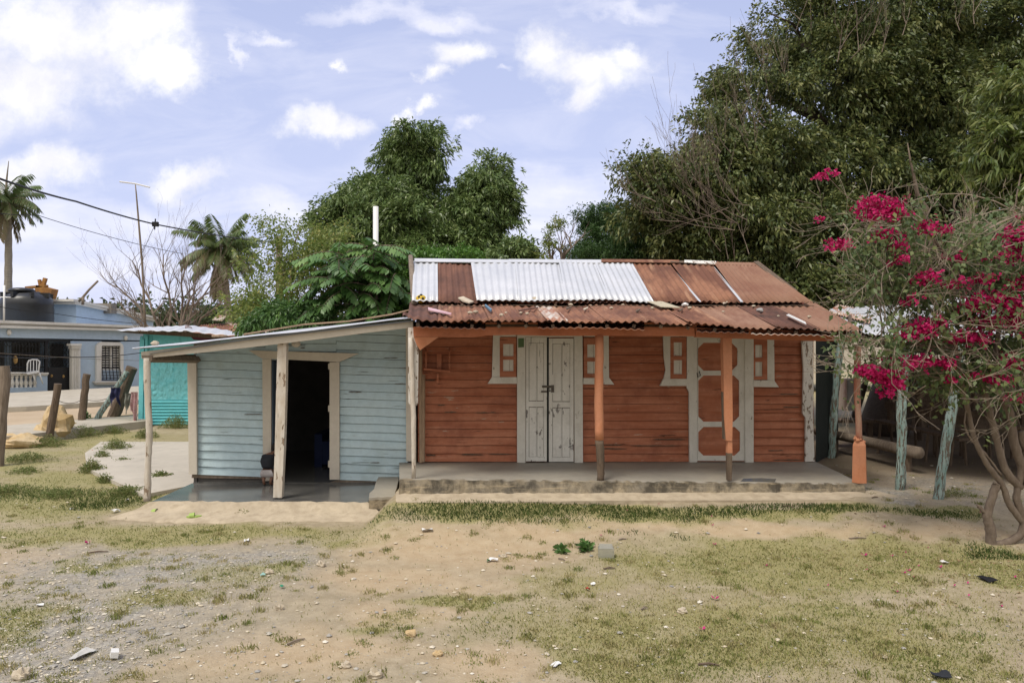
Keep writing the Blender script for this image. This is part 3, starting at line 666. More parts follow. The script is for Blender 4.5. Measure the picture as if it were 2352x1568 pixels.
# bamboo poles by the left corner
for a, b_ in (((966, 790), (967, 1062)), ((973, 860), (972, 1060))):
    p0 = OW(*a, .12); p1 = OW(*b_, .12); pts = []; rr = []
    for k in range(10):
        t = k/9; pts += [p0.lerp(p1, t-.004 if k else 0), p0.lerp(p1, t)]; rr += [.026, .031]
    MB().tube(pts, rr, 8).build('bamboo_pole', M['bamboo'], root, smooth=True)
# roof: eave off +1.95, break off -.1, ridge off -2.0
def RP(x, y, o): return OW(x, y, o)
roofd = [('zinc', 950, 1005, 946, 1006), ('rust2', 1006, 1042, 1006, 1050), ('rust2', 1042, 1082, 1050, 1097), ('zinc', 1081, 1182, 1095, 1190), ('zinc', 1182, 1283, 1190, 1300), ('zinc', 1283, 1365, 1300, 1402), ('zinc', 1365, 1450, 1402, 1503),
         ('rust', 1451, 1536, 1504, 1606), ('rust', 1540, 1634, 1610, 1702), ('rust3', 1638, 1738, 1706, 1868)]
for i, (mt, a, b_, c_, d_) in enumerate(roofd):
    yb = 699 if mt == 'zinc' else 698; up = .045 if mt == 'zinc' else .02
    yl = 700+(8 if i < 1 else 0) if mt == 'zinc' else 700
    m = MB(); dz = Vector((0, 0, up+.006*(i % 2)))
    m.sheet(RP(c_, yb-(3 if 1100 < c_ < 1450 else 0), -.02+.06*up)+dz, RP(d_, yb-(4 if 1100 < d_ < 1480 else 0), -.02)+dz, RP(a, 604, -2)+dz, RP(b_, 604+(b_-950)*.004, -2)+dz, .105, .013, .01, 5, 0, i)
    m.build('roof_sheet', M[mt], root, smooth=True, label={'zinc': 'white zinc corrugated sheet', 'rust': 'red brown rusty corrugated sheet', 'rust2': 'dark brown rusty corrugated sheet', 'rust3': 'pale rusty corrugated sheet'}[mt])
for a, b_, c_, d_ in ((1536, 1541, 1606, 1611), (1633, 1639, 1701, 1707)):
    dz = Vector((0, 0, .022)); m = MB(); m.prism([RP(c_, 697, 0)+dz, RP(d_, 697, 0)+dz, RP(b_, 614, -1.95)+dz, RP(a, 613, -1.95)+dz], (0, 0, .01)); m.build('roof_strip', M['zinc'], root)
# lower roof over the porch
eb = [940, 1010, 1085, 1128, 1200, 1262, 1300, 1400, 1500, 1585, 1680, 1790, 1880, 1976]
bk = [946, 1012, 1075, 1110, 1170, 1228, 1265, 1345, 1425, 1500, 1580, 1680, 1765, 1872]
mts = ['rust2', 'rust', 'rust', 'rustwhite', 'rust', 'rust', 'rustwhite', 'rust', 'rust', 'rust', 'rust3', 'rust2', 'rust3']
mts[5] = 'rustwhite'; mts[6] = 'rust'; mts[3] = 'rust'; mts[2] = 'rust'
ey = lambda x: np.interp(x, [940, 1000, 1100, 1300, 1500, 1600, 1700, 1850, 1976], [733, 739, 737, 739, 739, 744, 752, 756, 758])
by_ = lambda x: np.interp(x, [946, 1200, 1500, 1650, 1872], [703, 703, 696, 696, 697])
for i in range(13):
    dz = Vector((0, 0, .012*(i % 2)+.004)); m = MB()
    m.sheet(RP(eb[i]-4, ey(eb[i]), 1.95)+dz, RP(eb[i+1]+5, ey(eb[i+1]), 1.95)+dz, RP(bk[i]-5, by_(bk[i])-(7 if i < 8 else 3), -.5)+dz*.5, RP(bk[i+1], by_(bk[i+1])-(7 if i < 8 else 3), -.5)+dz*.5, .105, .015, .045, 6, .01, i+20)
    m.build('roof_sheet', M[mts[i]], root, smooth=True, label={'rustwhite': 'half rusted white corrugated sheet', 'rust': 'red brown rusty corrugated sheet', 'rust2': 'dark brown rusty corrugated sheet', 'rust3': 'pale rusty corrugated sheet'}[mts[i]])
for a, b_, mt, y_ in ((958, 1115, 'rust2', 748), (1235, 1480, 'rust', 748), (1600, 1720, 'rust2', 756), (1725, 1972, 'rustwhite', 763)):     # lower, older layer showing under the edge
    m = MB(); m.sheet(RP(a, y_, 1.99)-Vector((0, 0, .03)), RP(b_, y_+3, 1.99)-Vector((0, 0, .03)), RP(a, y_-9, .9)+Vector((0, 0, .0)), RP(b_, y_-7, .9), .105, .010, .05, 3, 0, int(a))
    m.build('roof_sheet', M[mt], root, smooth=True, label='older ragged rusty sheet showing under the eave')
m = MB(); m.prism([OW(952, 709, -.12), OW(1862, 708, -.12), OW(1862, 722, -.12), OW(952, 722, -.12)], -on*.04); m.build('purlin', M['wooddark'], root)
# overlap sheets at the break
for a, b_, yy in ((1190, 1440, 702), (1500, 1640, 703)):
    m = MB(); dz = Vector((0, 0, .05)); m.sheet(RP(a, yy, .12)+dz, RP(b_, yy-4, .12)+dz, RP(a-6, yy-7, -.25)-dz*.5, RP(b_-14, yy-9, -.25)-dz*.5, .105, .015, .05, 3, 0, int(a)); m.build('roof_sheet', M['rust2'], root, smooth=True, label='dark rusty overlap sheet at the change of slope')
# ridge caps, back slope, hip edge
def cap(a, b_, ya, yb, mat, h=7, nm='ridge_cap', dz=0.0):
    m = MB(); z = Vector((0, 0, .02+dz))
    m.prism([RP(a, ya+h, -1.86)+z, RP(b_, yb+h, -1.86)+z, RP(b_, yb, -2.02)+z, RP(a, ya, -2.02)+z], (0, 0, .012))
    m.prism([RP(a, ya, -2.02)+z, RP(b_, yb, -2.02)+z, RP(b_, yb+5, -2.3)+z, RP(a, ya+5, -2.3)+z], (0, 0, .012)); return m.build(nm, mat, root)
cap(952, 1170, 597, 599.5, M['zinc']); cap(1168, 1382, 599.5, 601, M['zinc'], dz=.008); cap(1381, 1560, 602, 604, M['rust'], 6, dz=.03); cap(1540, 1600, 603.5, 606, M['wooddark'], 4, 'ridge_scrap', .02); cap(1572, 1645, 604, 607, M['whitepeel'], 6, 'ridge_scrap', .03); cap(1600, 1738, 604.5, 606.5, M['rust3'], 6)
m = MB(); m.sheet(RP(950, 604, -2.0), RP(1738, 608, -2.0), RP(958, 700, -4.3), RP(1712, 700, -4.6), .105, .014, 0, 4, 0, 3); m.build('roof_back', M['rust'], root, smooth=True)
m = MB(); z = Vector((0, 0, .03)); m.prism([RP(1731, 605, -2)+z, RP(1742, 604, -2.02)+z, RP(1832, 672, -.62)+z, RP(1812, 673, -.62)+z], (0, 0, .012)); m.build('roof_edge_strip', M['wooddark'], root)
m = MB(); m.tube([RP(943, 589, -1.9), RP(947, 640, -1.2), RP(951, 697, -.1)], [.045, .05, .05], 8, True, .1); m.tube([RP(947, 606, -1.9), RP(953, 690, -.2)], .03, 7); m.build('gable_pole', M['woodgrey'], root, smooth=True)
# rafter / dark inner lintel
m = MB(); wp(m, OW, on, [(955, 744), (1590, 745), (1590, 750), (955, 750)], 1.3, 1.36); wp(m, OW, on, [(1600, 750), (1960, 757), (1960, 761), (1600, 754)], 1.3, 1.36)
for x in range(960, 1960, 62):
    a = OW(x, np.interp(x, [940, 1000, 1500, 1600, 1700, 1976], [733, 739, 739, 744, 752, 758]), 1.9)-Vector((0, 0, .06)); b_ = OW(x, 712, 0)-Vector((0, 0, .10)); m.tube([a, b_], .032, 4)
m.build('rafter', M['wooddark'], root)
# porch slab
def ragged(fn, n, amp, sd):
    return [fn(i/n)+Vector((0, amp*(float(vn(i*.9, sd, s=sd))-.5)*2, .4*amp*(float(vn(i*1.3, sd+5, s=sd))-.5)*2)) for i in range(n+1)]
fl, fr = OW(918, 1101, PF+.08), OW(1984, 1112, PF+.1)
front = ragged(lambda t: fl.lerp(fr, t)+Vector((0, 0, 0)), 90, .022, 4)
backl = OW(917, 1061, -.06); backr = OW(1872, 1059, -.06); backr2 = OW(1930, 1086, .75)
m = MB(); top = front+[fr+Vector((.0, .25, .0)), backr2, backr, backl]
m.add(top, [tuple(range(len(top)))]); m.build('porch_floor', M['concrete'], root)
m = MB(); out = [p+Vector((0, -.035-.03*random.random(), -.16-.02*random.random())) for p in front]; low_ = [Vector((p.x, p.y-.03, -.12)) for p in out]
topr = [p+Vector((0, .05+.02*random.random(), .004)) for p in front]
n_ = len(front)
vs = topr+front+[p+Vector((0, -.02*random.random(), -.05)) for p in front]+out+low_; fs = []
for r_ in range(4):
    for i in range(n_-1): fs.append((r_*n_+i, (r_+1)*n_+i, (r_+1)*n_+i+1, r_*n_+i+1))
m.add(vs, fs)
loop = [front[-1], fr+Vector((.0, .25, 0)), backr2, backr]
for a, b_ in zip(loop, loop[1:]): m.add([a, b_, Vector((b_.x+.05, b_.y-.05, -.1)), Vector((a.x+.05, a.y-.05, -.1))], [(0, 1, 2, 3)])
m.add([front[0], backl, Vector((backl.x, backl.y, -.1)), Vector((front[0].x, front[0].y, -.1))], [(3, 2, 1, 0)])
for k in range(40):
    c_ = fr+Vector((random.uniform(-.05, .22), random.uniform(-.08, .5), random.uniform(-.28, -.12))); m.ball(c_, random.uniform(.02, .07), 6, 4, (1, 1, .7), .5)
m.build('porch_edge', M['edge'], root)
m = MB(); bl_ = [OW(x, y, PF-.02) for x, y in ((1708, 1099), (1750, 1098), (1783, 1100), (1780, 1106), (1700, 1106))]
m.prism([p+Vector((0, 0, .001)) for p in bl_], (0, 0, .004)); m.build('blue_paint_stain', mk('blue_stain', (.16, .19, .27), (.24, .24, .26), 6, .7, dirt=((.25, .235, .205), 5, .4, .6, .9)), root)
# cement apron in front of the porch (ground surface)
ap = []
A0 = [P(x, y+1.2*math.sin(x*.05), d_) for x, y, d_ in ((909, 1127, 10.32), (909, 1151, 9.98), (960, 1154, 9.97), (1080, 1153, 10.0), (1200, 1152, 10.07), (1350, 1151, 10.12), (1500, 1149, 10.2), (1650, 1148, 10.25), (1800, 1147, 10.33), (1990, 1148, 10.42), (2060, 1152, 10.42), (2078, 1143, 10.6), (2005, 1125, 10.95))]
m = MB(); m.prism([p-Vector((0, 0, .2)) for p in A0], (0, 0, .2)); tag(m.build('cement_apron', M['apron'], loc=A0[0]), kind='structure')

# ================================================================== BLUE LEAN-TO HOUSE
BW, bn_ = plane(700, 12.0, 0.0)
rb = thing('lean_to_house', 'pale blue clapboard lean-to house with an open dark doorway and white trim', 'house', BW(680, 1105))
tl = lambda u: np.interp(u, [330, 443, 700, 935], [812, 789, 761, 735])
bs = lambda u: 1089+(u-443)*.037
for xl, xr, sd in ((443, 608, 3), (772, 936, 4)):
    m = MB(); siding(m, BW, bn_, xl, xr, bs, tl, 18.7, .017, sd, 8, .9); m.build('front_wall', M['blue'], rb)
m = MB(); siding(m, BW, bn_, 608.5, 771.5, lambda u: 826, tl, 18.7, .017, 5, 8, .9); m.build('front_wall', M['blue'], rb)
for x0, x1, y in ((905, 934, 881), (880, 915, 822), (800, 830, 900), (915, 935, 845), (690, 700, 799), (560, 600, 951), (850, 872, 1062), (650, 700, 793)):
    n_ = 6; up = [(x0+(x1-x0)*i/n_, y-random.uniform(.3, 1.0)*(0 < i < n_)) for i in range(n_+1)]; dn = [(x0+(x1-x0)*i/n_, y+random.uniform(.2, .8)*(0 < i < n_)+.15) for i in range(n_, -1, -1)]
    wp(MB(), BW, bn_, up+dn, -.03, .0015).build('rot_slot', M['wooddark'], rb)
# shell: side walls, back wall, inner floor and inner lining
m = MB()
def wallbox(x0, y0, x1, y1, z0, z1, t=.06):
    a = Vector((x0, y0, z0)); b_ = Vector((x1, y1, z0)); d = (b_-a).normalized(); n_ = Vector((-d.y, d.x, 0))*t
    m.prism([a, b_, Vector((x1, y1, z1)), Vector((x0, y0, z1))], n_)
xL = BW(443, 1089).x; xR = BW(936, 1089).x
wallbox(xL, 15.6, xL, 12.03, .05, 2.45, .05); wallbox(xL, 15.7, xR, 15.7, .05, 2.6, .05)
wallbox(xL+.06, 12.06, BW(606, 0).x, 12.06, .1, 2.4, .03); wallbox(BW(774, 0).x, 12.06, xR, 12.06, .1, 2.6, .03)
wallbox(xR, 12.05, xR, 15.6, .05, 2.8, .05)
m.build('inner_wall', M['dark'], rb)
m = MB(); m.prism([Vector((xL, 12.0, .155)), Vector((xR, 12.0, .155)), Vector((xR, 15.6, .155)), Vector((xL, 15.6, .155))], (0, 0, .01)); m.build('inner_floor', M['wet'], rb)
fm = MB(); wp(fm, BW, bn_, [(602.5, 824), (622, 824), (622.5, 1104), (604, 1104)], .002, .045); wp(fm, BW, bn_, [(757, 831.5), (779, 831.5), (779.5, 1101), (757, 1101)], .002, .045)
wp(fm, BW, bn_, [(571, 804.5), (823.5, 811.7), (779, 831), (601, 822.8)], .004, .05); fm.build('door_frame', M['cream'], rb)
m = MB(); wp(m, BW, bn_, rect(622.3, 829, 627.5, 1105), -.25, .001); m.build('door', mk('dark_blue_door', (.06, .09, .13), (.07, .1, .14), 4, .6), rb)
for y0, y1 in ((835, 848), (931, 945), (1058, 1073)): wp(MB(), BW, bn_, rect(753.5, y0, 757, y1), -.03, .03).build('hinge', M['cream'], rb)
wp(MB(), BW, bn_, [(430, 823), (450, 823), (452, 1089), (434, 1089)], .003, .06).build('corner_board', M['cream'], rb)
wp(MB(), BW, bn_, [(932, 752), (950, 752), (949, 1059), (933, 1059)], .003, .06).build('corner_board', M['cream'], rb)
wp(MB(), BW, bn_, [(441, 1088), (604, 1094), (604, 1099), (440, 1097)], -.04, -.02).build('sill_beam', M['woodgrey'], rb); wp(MB(), BW, bn_, [(779, 1101), (862, 1104), (862, 1112), (755, 1108)], -.04, -.02).build('sill_beam', M['woodgrey'], rb)
# fascia rafter (porch front plane D=10.7)
BP, _ = plane(700, 10.72, 0.0)
m = MB(); wp(m, BP, bn_, [(324, 808), (420, 796), (560, 780), (720, 762), (850, 747), (948, 736), (948, 752), (850, 763), (720, 780), (560, 799), (420, 814), (325, 823)], -.06, .0)
m.build('rafter', M['cream'], rb, label='long sloping cream painted front rafter')
m = MB()
fl_ = [BP(x, y, .10) for x, y in ((303, 800), (420, 790), (560, 775), (720, 757.5), (872, 738), (950, 729))]
bk_ = []
for p in fl_: bk_.append(Vector((p.x*1.0-.0, 15.9, p.z+.28)))
bk_[0].z -= .06
def rf(u, v):
    i = min(int(u*5), 4); t = u*5-i; q = fl_[i].lerp(fl_[i+1], t).lerp(bk_[i].lerp(bk_[i+1], t), v)
    return q+Vector((0, -(.03*(float(vn(u*14, .5, s=77))-.5) if v == 0 else 0), .012*math.sin(u*4.6/.1*1.0*6.283/6.28)*0+.010*math.sin(v*5.3/.11*6.283)+.012*(float(vn(u*9, v*3, s=31))-.5)))
m.grid(rf, 40, 240); b0 = len(m.v)
m2 = MB(); m2.grid(lambda u, v: rf(u, v)-Vector((0, 0, .006)), 40, 60); m.add(m2.v, [f[::-1] for f in m2.f])
m.build('roof', M['zinc'], rb, smooth=True, label='thin white zinc lean-to roof')
m = MB(); wp(m, BP, bn_, [(340, 812.5), (560, 778), (720, 760), (948, 734.5), (948, 738), (720, 763), (560, 781.5), (345, 812.5)], .005, .05); m.build('roof_edge', mk('blue_grey_edge', (.16, .18, .21), (.2, .22, .25), 4), rb)
m = MB(); wp(m, BP, bn_, [(329, 822), (344, 822), (345, 850), (345.5, 900), (348, 1000), (346, 1060), (344, 1149), (332, 1149), (333, 1060), (337, 1000), (332, 900), (329, 850)], -.09, -.0)
m.v = []; m.f = []
pl = [(337, 822), (338, 860), (339, 900), (342, 960), (343, 1005), (340, 1060), (339, 1100), (338.5, 1150)]
post(pl, [.048, .048, .047, .046, .047, .043, .048, .05], M['postwhite'], lab='crooked white round post at the left corner of the lean-to', off=0, parent=rb, f=BP)
wp(MB(), BP, bn_, [(638, 768), (658, 766), (656, 900), (652, 1030), (647, 1143), (627, 1142), (631, 1030), (634, 900)], -.17, -.065).build('porch_post', M['postwhite'], rb, label='square white post in front of the doorway')
m = MB(); a = BP(332, 826, -.03); b_ = BW(452, 832, .03)
m.prism([BP(325, 816, .02), BP(350, 816, .02), BP(348, 829, .02), BP(330, 830, .02)], -bn_*.1)
m.tube([BP(345, 824, -.06), BW(455, 826, .05)], .055, 4); m.build('tie_beam', M['woodgrey'], rb)
m = MB(); m.tube([BP(352, 818, -.3), BW(448, 818, .0)], .03, 4); m.build('tie_beam', M['wooddark'], rb)
m = MB(); m.ball(BP(680, 789, -.35), .066, 16, 10, (1, 1, .85)); m.build('ceiling_lamp', M['cream'], rb, smooth=True)
# lean-to porch floor
c4 = [BW(441, 1097, .0), G(349, 1151, .15), G(845, 1153, .15), BW(872, 1109, .0)]
c4[0].z = c4[3].z = .152
fr_ = [c4[1].lerp(c4[2], i/60)+Vector((0, .05*(float(vn(i*.5, 2, s=51))-.5)*2, 0)) for i in range(61)]
m = MB(); top = [c4[0]]+fr_+[c4[3]]; m.add(top, [tuple(range(len(top)))]); m.build('porch_floor', M['wet'], rb)
m = MB(); m.add([c4[0], c4[1], Vector((c4[1].x, c4[1].y, -.1)), Vector((c4[0].x, c4[0].y, -.1))], [(0, 1, 2, 3)])
prof = [(0, .004, 0), (-.015, .003, .012), (-.10, -.02, .03), (-.2, -.065, .02), (-.29, -.09, .012), (-.42, -.11, .012), (-.58, -.135, .01), (-.66, -.22, 0)]
vs = []; n_ = len(fr_)
for dy, dz, am in prof:
    for i, p in enumerate(fr_):
        e = (i/(n_-1)-.5)*2; vs.append(Vector((p.x*1+e*(-dy)*.7, p.y+dy*(1-.25*e*e)+am*(float(vn(i*.35, dy*9, s=61))-.5)*2, p.z+dz+am*(float(vn(i*.8, dy*30, s=60))-.5)*1.6)))
fs = [(r_*n_+i, (r_+1)*n_+i, (r_+1)*n_+i+1, r_*n_+i+1) for r_ in range(len(prof)-1) for i in range(n_-1)]
m.add(vs, fs); m.build('porch_edge', M['apron'], rb, smooth=True)
# concrete step between the porches
rs = thing('concrete_step', 'grey concrete step between the two porches', 'step', P(880, 1150, 11.3))
zt = .25
tp = [G(873, 1087, zt), G(917, 1085, zt), G(907, 1139, zt), G(847, 1143, zt)]
tp2 = []
for i in range(4):
    a, b_ = tp[i], tp[(i+1) % 4]
    for k in range(6): tp2.append(a.lerp(b_, k/6)+Vector((random.gauss(0, .008), random.gauss(0, .008), random.gauss(0, .004))))
m = MB(); m.prism([p-Vector((0, 0, .035)) for p in tp2], (0, 0, .035)); m.build('tread', M['concrete'], rs)
m = MB(); m.prism([Vector((p.x, p.y, .08)) for p in tp2], (0, 0, zt-.1175)); m.build('riser', M['edge'], rs)
# things inside the room
def sofa():
    t = thing('sofa', 'dark blue armchair standing in the dark room behind the doorway', 'armchair', (-3.05, 13.9, .155))
    m = MB(); m.box((-3.05, 13.85, .42), (.85, .8, .42)); m.build('seat', M['darkblue'], t)
    m = MB(); m.box((-3.05, 14.25, .85), (.85, .2, .75), rx=-.12); m.build('backrest', M['darkblue'], t)
    for s_ in (-1, 1):
        m = MB(); m.box((-3.05+s_*.47, 13.85, .47), (.14, .82, .6)); m.build('armrest', M['darkblue'], t)
sofa()
m = MB(); m.grid(lambda u, v: Vector((-3.45+u*.75, 15.2+.05*math.sin(u*40), .9+v*1.5)), 40, 4); tag(m.build('curtain', mk('grey_curtain', (.16, .15, .15), (.12, .11, .11), 3, .9), loc=(-3.1, 15.2, .9), smooth=True), 'grey curtain hanging at the back of the dark room', 'curtain')
# ---- squatting toddler
def skin(name, pts, edges, radii, mat, parent, sub=2):
    o0 = Vector(WL[parent.name]); me = bpy.data.meshes.new(name); me.from_pydata([tuple(Vector(p)-o0) for p in pts], edges, [])
    o = bpy.data.objects.new(name, me); COL.objects.link(o); o.parent = parent; WL[o.name] = tuple(o0)
    sk = o.modifiers.new('skin', 'SKIN'); 
    for i, r_ in enumerate(radii): me.skin_vertices[0].data[i].radius = (r_, r_) if not hasattr(r_, '__len__') else r_
    me.skin_vertices[0].data[0].use_root = True
    sk.use_smooth_shade = True; sb = o.modifiers.new('sub', 'SUBSURF'); sb.levels = sub; sb.render_levels = sub
    me.materials.append(mat); return o
pb = G(613, 1116, .155); pb.y = 11.75; pb = Vector(((613-CX)/F*11.75, 11.75, .155))
t = thing('person', 'toddler in a black shirt and white shorts squatting by the doorway post, seen from behind', 'child', pb)
def q(x, y, z): return pb+Vector((x*1.1, y*1.1, z*1.36))      # x right, y away, z up
body = [q(-.0, .0, .13), q(.0, .02, .22), q(.015, .05, .31), q(.03, .08, .355), q(.06, .10, .375),            # 0 pelvis..4 neck
        q(-.075, .10, .17), q(-.05, .01, .055), q(-.045, .02, .02), q(-.055, .09, .015),                      # left leg: knee, ankle, heel, toe
        q(.075, .10, .17), q(.05, .01, .055), q(.045, .02, .02), q(.055, .09, .015),                       # right leg
        q(-.075, .07, .335), q(-.10, .14, .33), q(-.02, .18, .36),            # left arm out and forward
        q(.10, .09, .34), q(.12, .16, .30), q(.10, .21, .33), q(.095, .125, .405)]
ed = [(0, 1), (1, 2), (2, 3), (3, 4), (0, 5), (5, 6), (6, 7), (7, 8), (0, 9), (9, 10), (10, 11), (11, 12), (3, 13), (13, 14), (14, 15), (3, 16), (16, 17), (17, 18), (4, 19)]
ra = [.07, .06, .058, .045, .03, .042, .026, .02, .016, .042, .026, .02, .016, .03, .024, .018, .03, .024, .018, .03]
bd = skin('body', body, ed, ra, M['skin'], t)
skin('shirt', [q(-.003, .0, .195), q(.0, .015, .24), q(.015, .045, .31), q(.03, .075, .345), q(-.06, .07, .335), q(-.095, .10, .335), q(.09, .085, .34), q(.11, .11, .325)],
     [(0, 1), (1, 2), (2, 3), (3, 4), (4, 5), (3, 6), (6, 7)], [.095, .092, .088, .066, .052, .038, .052, .038], M['shirt'], t)
skin('shorts', [q(-.0, .0, .135), q(0, .005, .185), q(-.065, .045, .145), q(.065, .045, .145)], [(0, 1), (0, 2), (0, 3)], [.105, .092, .074, .074], M['shorts'], t)
m = MB(); hc = q(.095, .135, .435); m.ball(hc, .072, 16, 12, (.88, 1, 1.05)); m.ball(hc+Vector((-.066, 0, -.012)), .016, 8, 6, (.5, 1, 1.3)); m.ball(hc+Vector((.066, 0, -.012)), .016, 8, 6, (.5, 1, 1.3))
m.ball(hc+Vector((0, .072, -.012)), .011, 8, 6); m.build('head', M['skin'], t, smooth=True)
m = MB(); m.ball(hc+Vector((0, -.008, .012)), .077, 18, 12, (.9, 1, 1.0), .05); m.build('hair', M['hair'], t, smooth=True)
for s_ in (-1, 1):
    m = MB(); a = q(-.02, .18, .36) if s_ < 0 else q(.10, .21, .33)
    for k in range(5):
        an = -.6+k*.3; d = Vector((math.sin(an)*.6, .8, .1)); L_ = .032 if k else .022
        m.tube([a+Vector((math.sin(an)*.012, 0, 0)), a+Vector((math.sin(an)*.016, 0, 0))+d*L_*.6, a+Vector((math.sin(an)*.016, 0, -.008))+d*L_], [.006, .0055, .004], 6)
    m.ball(a, .017, 8, 6, (1, 1.2, .6)); m.build('hand', M['skin'], t, smooth=True)
    for k in range(1): 
        f_ = MB(); e = q(s_*.055, .09, .015)
        for j in range(5): f_.ball(e+Vector(((j-2)*.008, .018, -.002)), .006, 6, 4)
        f_.build('toes', M['skin'], t, smooth=True)
# ================================================================== LEFT: BLUE CONCRETE HOUSE
FW_, fn_ = plane(0, 30.0, 65.0)
D0_ = 30.0
def _mkfac():
    a = P(0, 784, 30.0); b_ = P(330, 784, 35.6); d = (b_-a); d.z = 0; ang = math.degrees(math.atan2(d.y, d.x)); return plane(0, 30.0, ang)
FW_, fn_ = _mkfac()
rh = thing('concrete_house', 'powder blue concrete house with white cornices, balusters and a black grille gate', 'house', FW_(160, 900))
lin = lambda x, a, b_: a+(b_-a)*x/330.0
m = MB()
bot = lambda x: lin(x, 908, 890); ctop = lambda x: lin(x, 735, 753)
wp(m, FW_, fn_, [(-330, 735), (350, 752), (350, 782), (-330, 768)], -.25, 0)                      # band above the openings
wp(m, FW_, fn_, [(163, 783), (234, 783.6), (234, 850), (277, 850), (277, 784), (350, 784), (350, 890), (163, 900)], -.25, -.002)
wp(m, FW_, fn_, [(84, 862), (109, 861), (109, 901), (84, 903)], -.2, 0); wp(m, FW_, fn_, [(-330, 897), (84, 889), (84, 903), (-330, 930)], -.2, 0)
m.build('wall', M['bluewall'], rh)
m = MB()
e = FW_(350, 784); e2 = e-fn_*8; m.prism([Vector((e.x, e.y, .1)), Vector((e2.x, e2.y, .1)), Vector((e2.x, e2.y, 3.05)), Vector((e.x, e.y, 3.05))], (.0, -.2, 0))
a0 = FW_(-330, 784, -2.2); a1 = FW_(350, 784, -2.2)
m.prism([Vector((a0.x, a0.y, .3)), Vector((a1.x, a1.y, .3)), Vector((a1.x, a1.y, 2.9)), Vector((a0.x, a0.y, 2.9))], -fn_*.1)
b0_, b1_ = FW_(-330, 750, -.26), FW_(350, 755, -.26); c1_ = b1_-fn_*8; c0_ = b0_-fn_*8
m.prism([b0_, b1_, Vector((c1_.x, c1_.y, b1_.z)), Vector((c0_.x, c0_.y, b0_.z))], (0, 0, -.12))
m.build('inner_wall', M['bluewall'], rh)
m = MB(); wp(m, FW_, fn_, [(-330, 722), (356, 749), (356, 754), (-330, 730)], 0.004, .34); wp(m, FW_, fn_, [(-330, 730.5), (354, 754.3), (354, 757), (-330, 736)], 0.004, .2); wp(m, FW_, fn_, [(-330, 736.5), (352, 757.3), (352, 761), (-330, 745)], .004, .28)
m.build('cornice', M['moulding'], rh)
# window
wf = wp(MB(), FW_, fn_, [(222, 875), (222, 795), (227, 787), (233, 785), (276, 786), (282, 790), (284, 797), (284, 874), (277, 874), (277, 794), (234, 794), (233, 875)], .003, .12)
wp(wf, FW_, fn_, rect(219, 875, 285, 879), .003, .22); wp(wf, FW_, fn_, rect(221, 879.3, 283, 883), .003, .16); wf = wf.build('window', M['moulding'], rh)
m = MB()
for k in range(9): wp(m, FW_, fn_, rect(235, 796+k*5.4, 276, 798.6+k*5.4), -.10, -.04)
wp(m, FW_, fn_, rect(235, 845, 276, 872), -.1, -.05); wp(m, FW_, fn_, rect(254, 794, 257, 846), -.1, -.03); m.build('louvre', M['moulding'], wf)
wp(MB(), FW_, fn_, rect(234, 794, 277, 873), -.2, -.12).build('pane', M['black'], wf)
m = MB()
for x in np.linspace(234, 275, 6): m.tube([FW_(x, 794, .03), FW_(x, 845, .05), FW_(x+3, 868, .28), FW_(x+2, 872, .05)], .02, 4)
for y, o_ in ((795, .03), (845, .05), (855, .14), (862, .2), (868, .28), (872, .08)): m.tube([FW_(234, y, o_), FW_(277+(3 if y > 850 else 0), y, o_)], .016, 4)
m.build('window_grille', M['black'], wf)
# pilaster
m = MB(); wp(m, FW_, fn_, rect(165, 801, 185, 899.5), .003, .18); wp(m, FW_, fn_, rect(163.5, 789, 188, 794), .003, .34); wp(m, FW_, fn_, rect(165, 794.3, 187, 800.7), .003, .26)
for x in (168, 172, 176, 180): wp(m, FW_, fn_, rect(x, 804, x+1.6, 896), .181, .21)
m.build('pilaster', M['moulding'], rh)
# balustrade
rail = MB(); wp(rail, FW_, fn_, [(-330, 848), (112, 855.5), (112, 859), (-330, 854)], -.25, .10); wp(rail, FW_, fn_, [(-330, 854.4), (110, 859.3), (110, 862.5), (-330, 859)], -.2, .04)
bal = rail.build('balustrade', M['moulding'], rh)
for k in range(14):
    x = 80-k*10.4
    yb_, yt_ = 889+(84-x)*.04, 862+(x-84)*-.0-((84-x)*.02)
    a, b_ = FW_(x, yb_, -.07), FW_(x, yt_, -.07); h = b_.z-a.z
    MB().lathe(tuple(a), [(.07, 0), (.07, h*.08), (.045, h*.12), (.085, h*.3), (.09, h*.38), (.05, h*.62), (.04, h*.72), (.06, h*.8), (.065, h*.88), (.07, h)], 10).build('baluster', M['moulding'], bal, smooth=True)
# grille above balustrade and gate
m = MB()
for x in np.arange(-60, 112, 7.5): m.tube([FW_(x, 782, -.12), FW_(x, 853, -.12)], .014, 4)
for y in (784, 812, 815, 843): m.tube([FW_(-60, y-.5, -.12), FW_(112, y, -.12)], .022, 4)
for k in range(20):
    x = -50+k*8; m.tube([FW_(x, 784, -.12), FW_(x+8, 797, -.12)], .01, 4); m.tube([FW_(x+8, 784, -.12), FW_(x, 797, -.12)], .01, 4)
for x in (104, 160): wp(m, FW_, fn_, rect(x, 780, x+6, 900), -.18, -.08)
wp(m, FW_, fn_, [(-80, 776), (166, 781), (166, 784.5), (-80, 781)], -.2, -.05)
m.build('grille', M['black'], rh)
gt = wp(MB(), FW_, fn_, rect(111, 843, 159.5, 899), -.14, -.10)
for k in range(5):
    for y in np.arange(787, 840, 11):
        x = 112+k*9.2; gt.tube([FW_(x, y, -.12), FW_(x+9.2, y+11, -.12)], .011, 4); gt.tube([FW_(x+9.2, y, -.12), FW_(x, y+11, -.12)], .011, 4)
gt = gt.build('gate', M['black'], rh)
m = MB()
for x, y, r_ in ((118, 863, .07), (145, 864, .07)): m.ball(FW_(x, y, -.09), r_, 10, 6, (1, .3, 1))
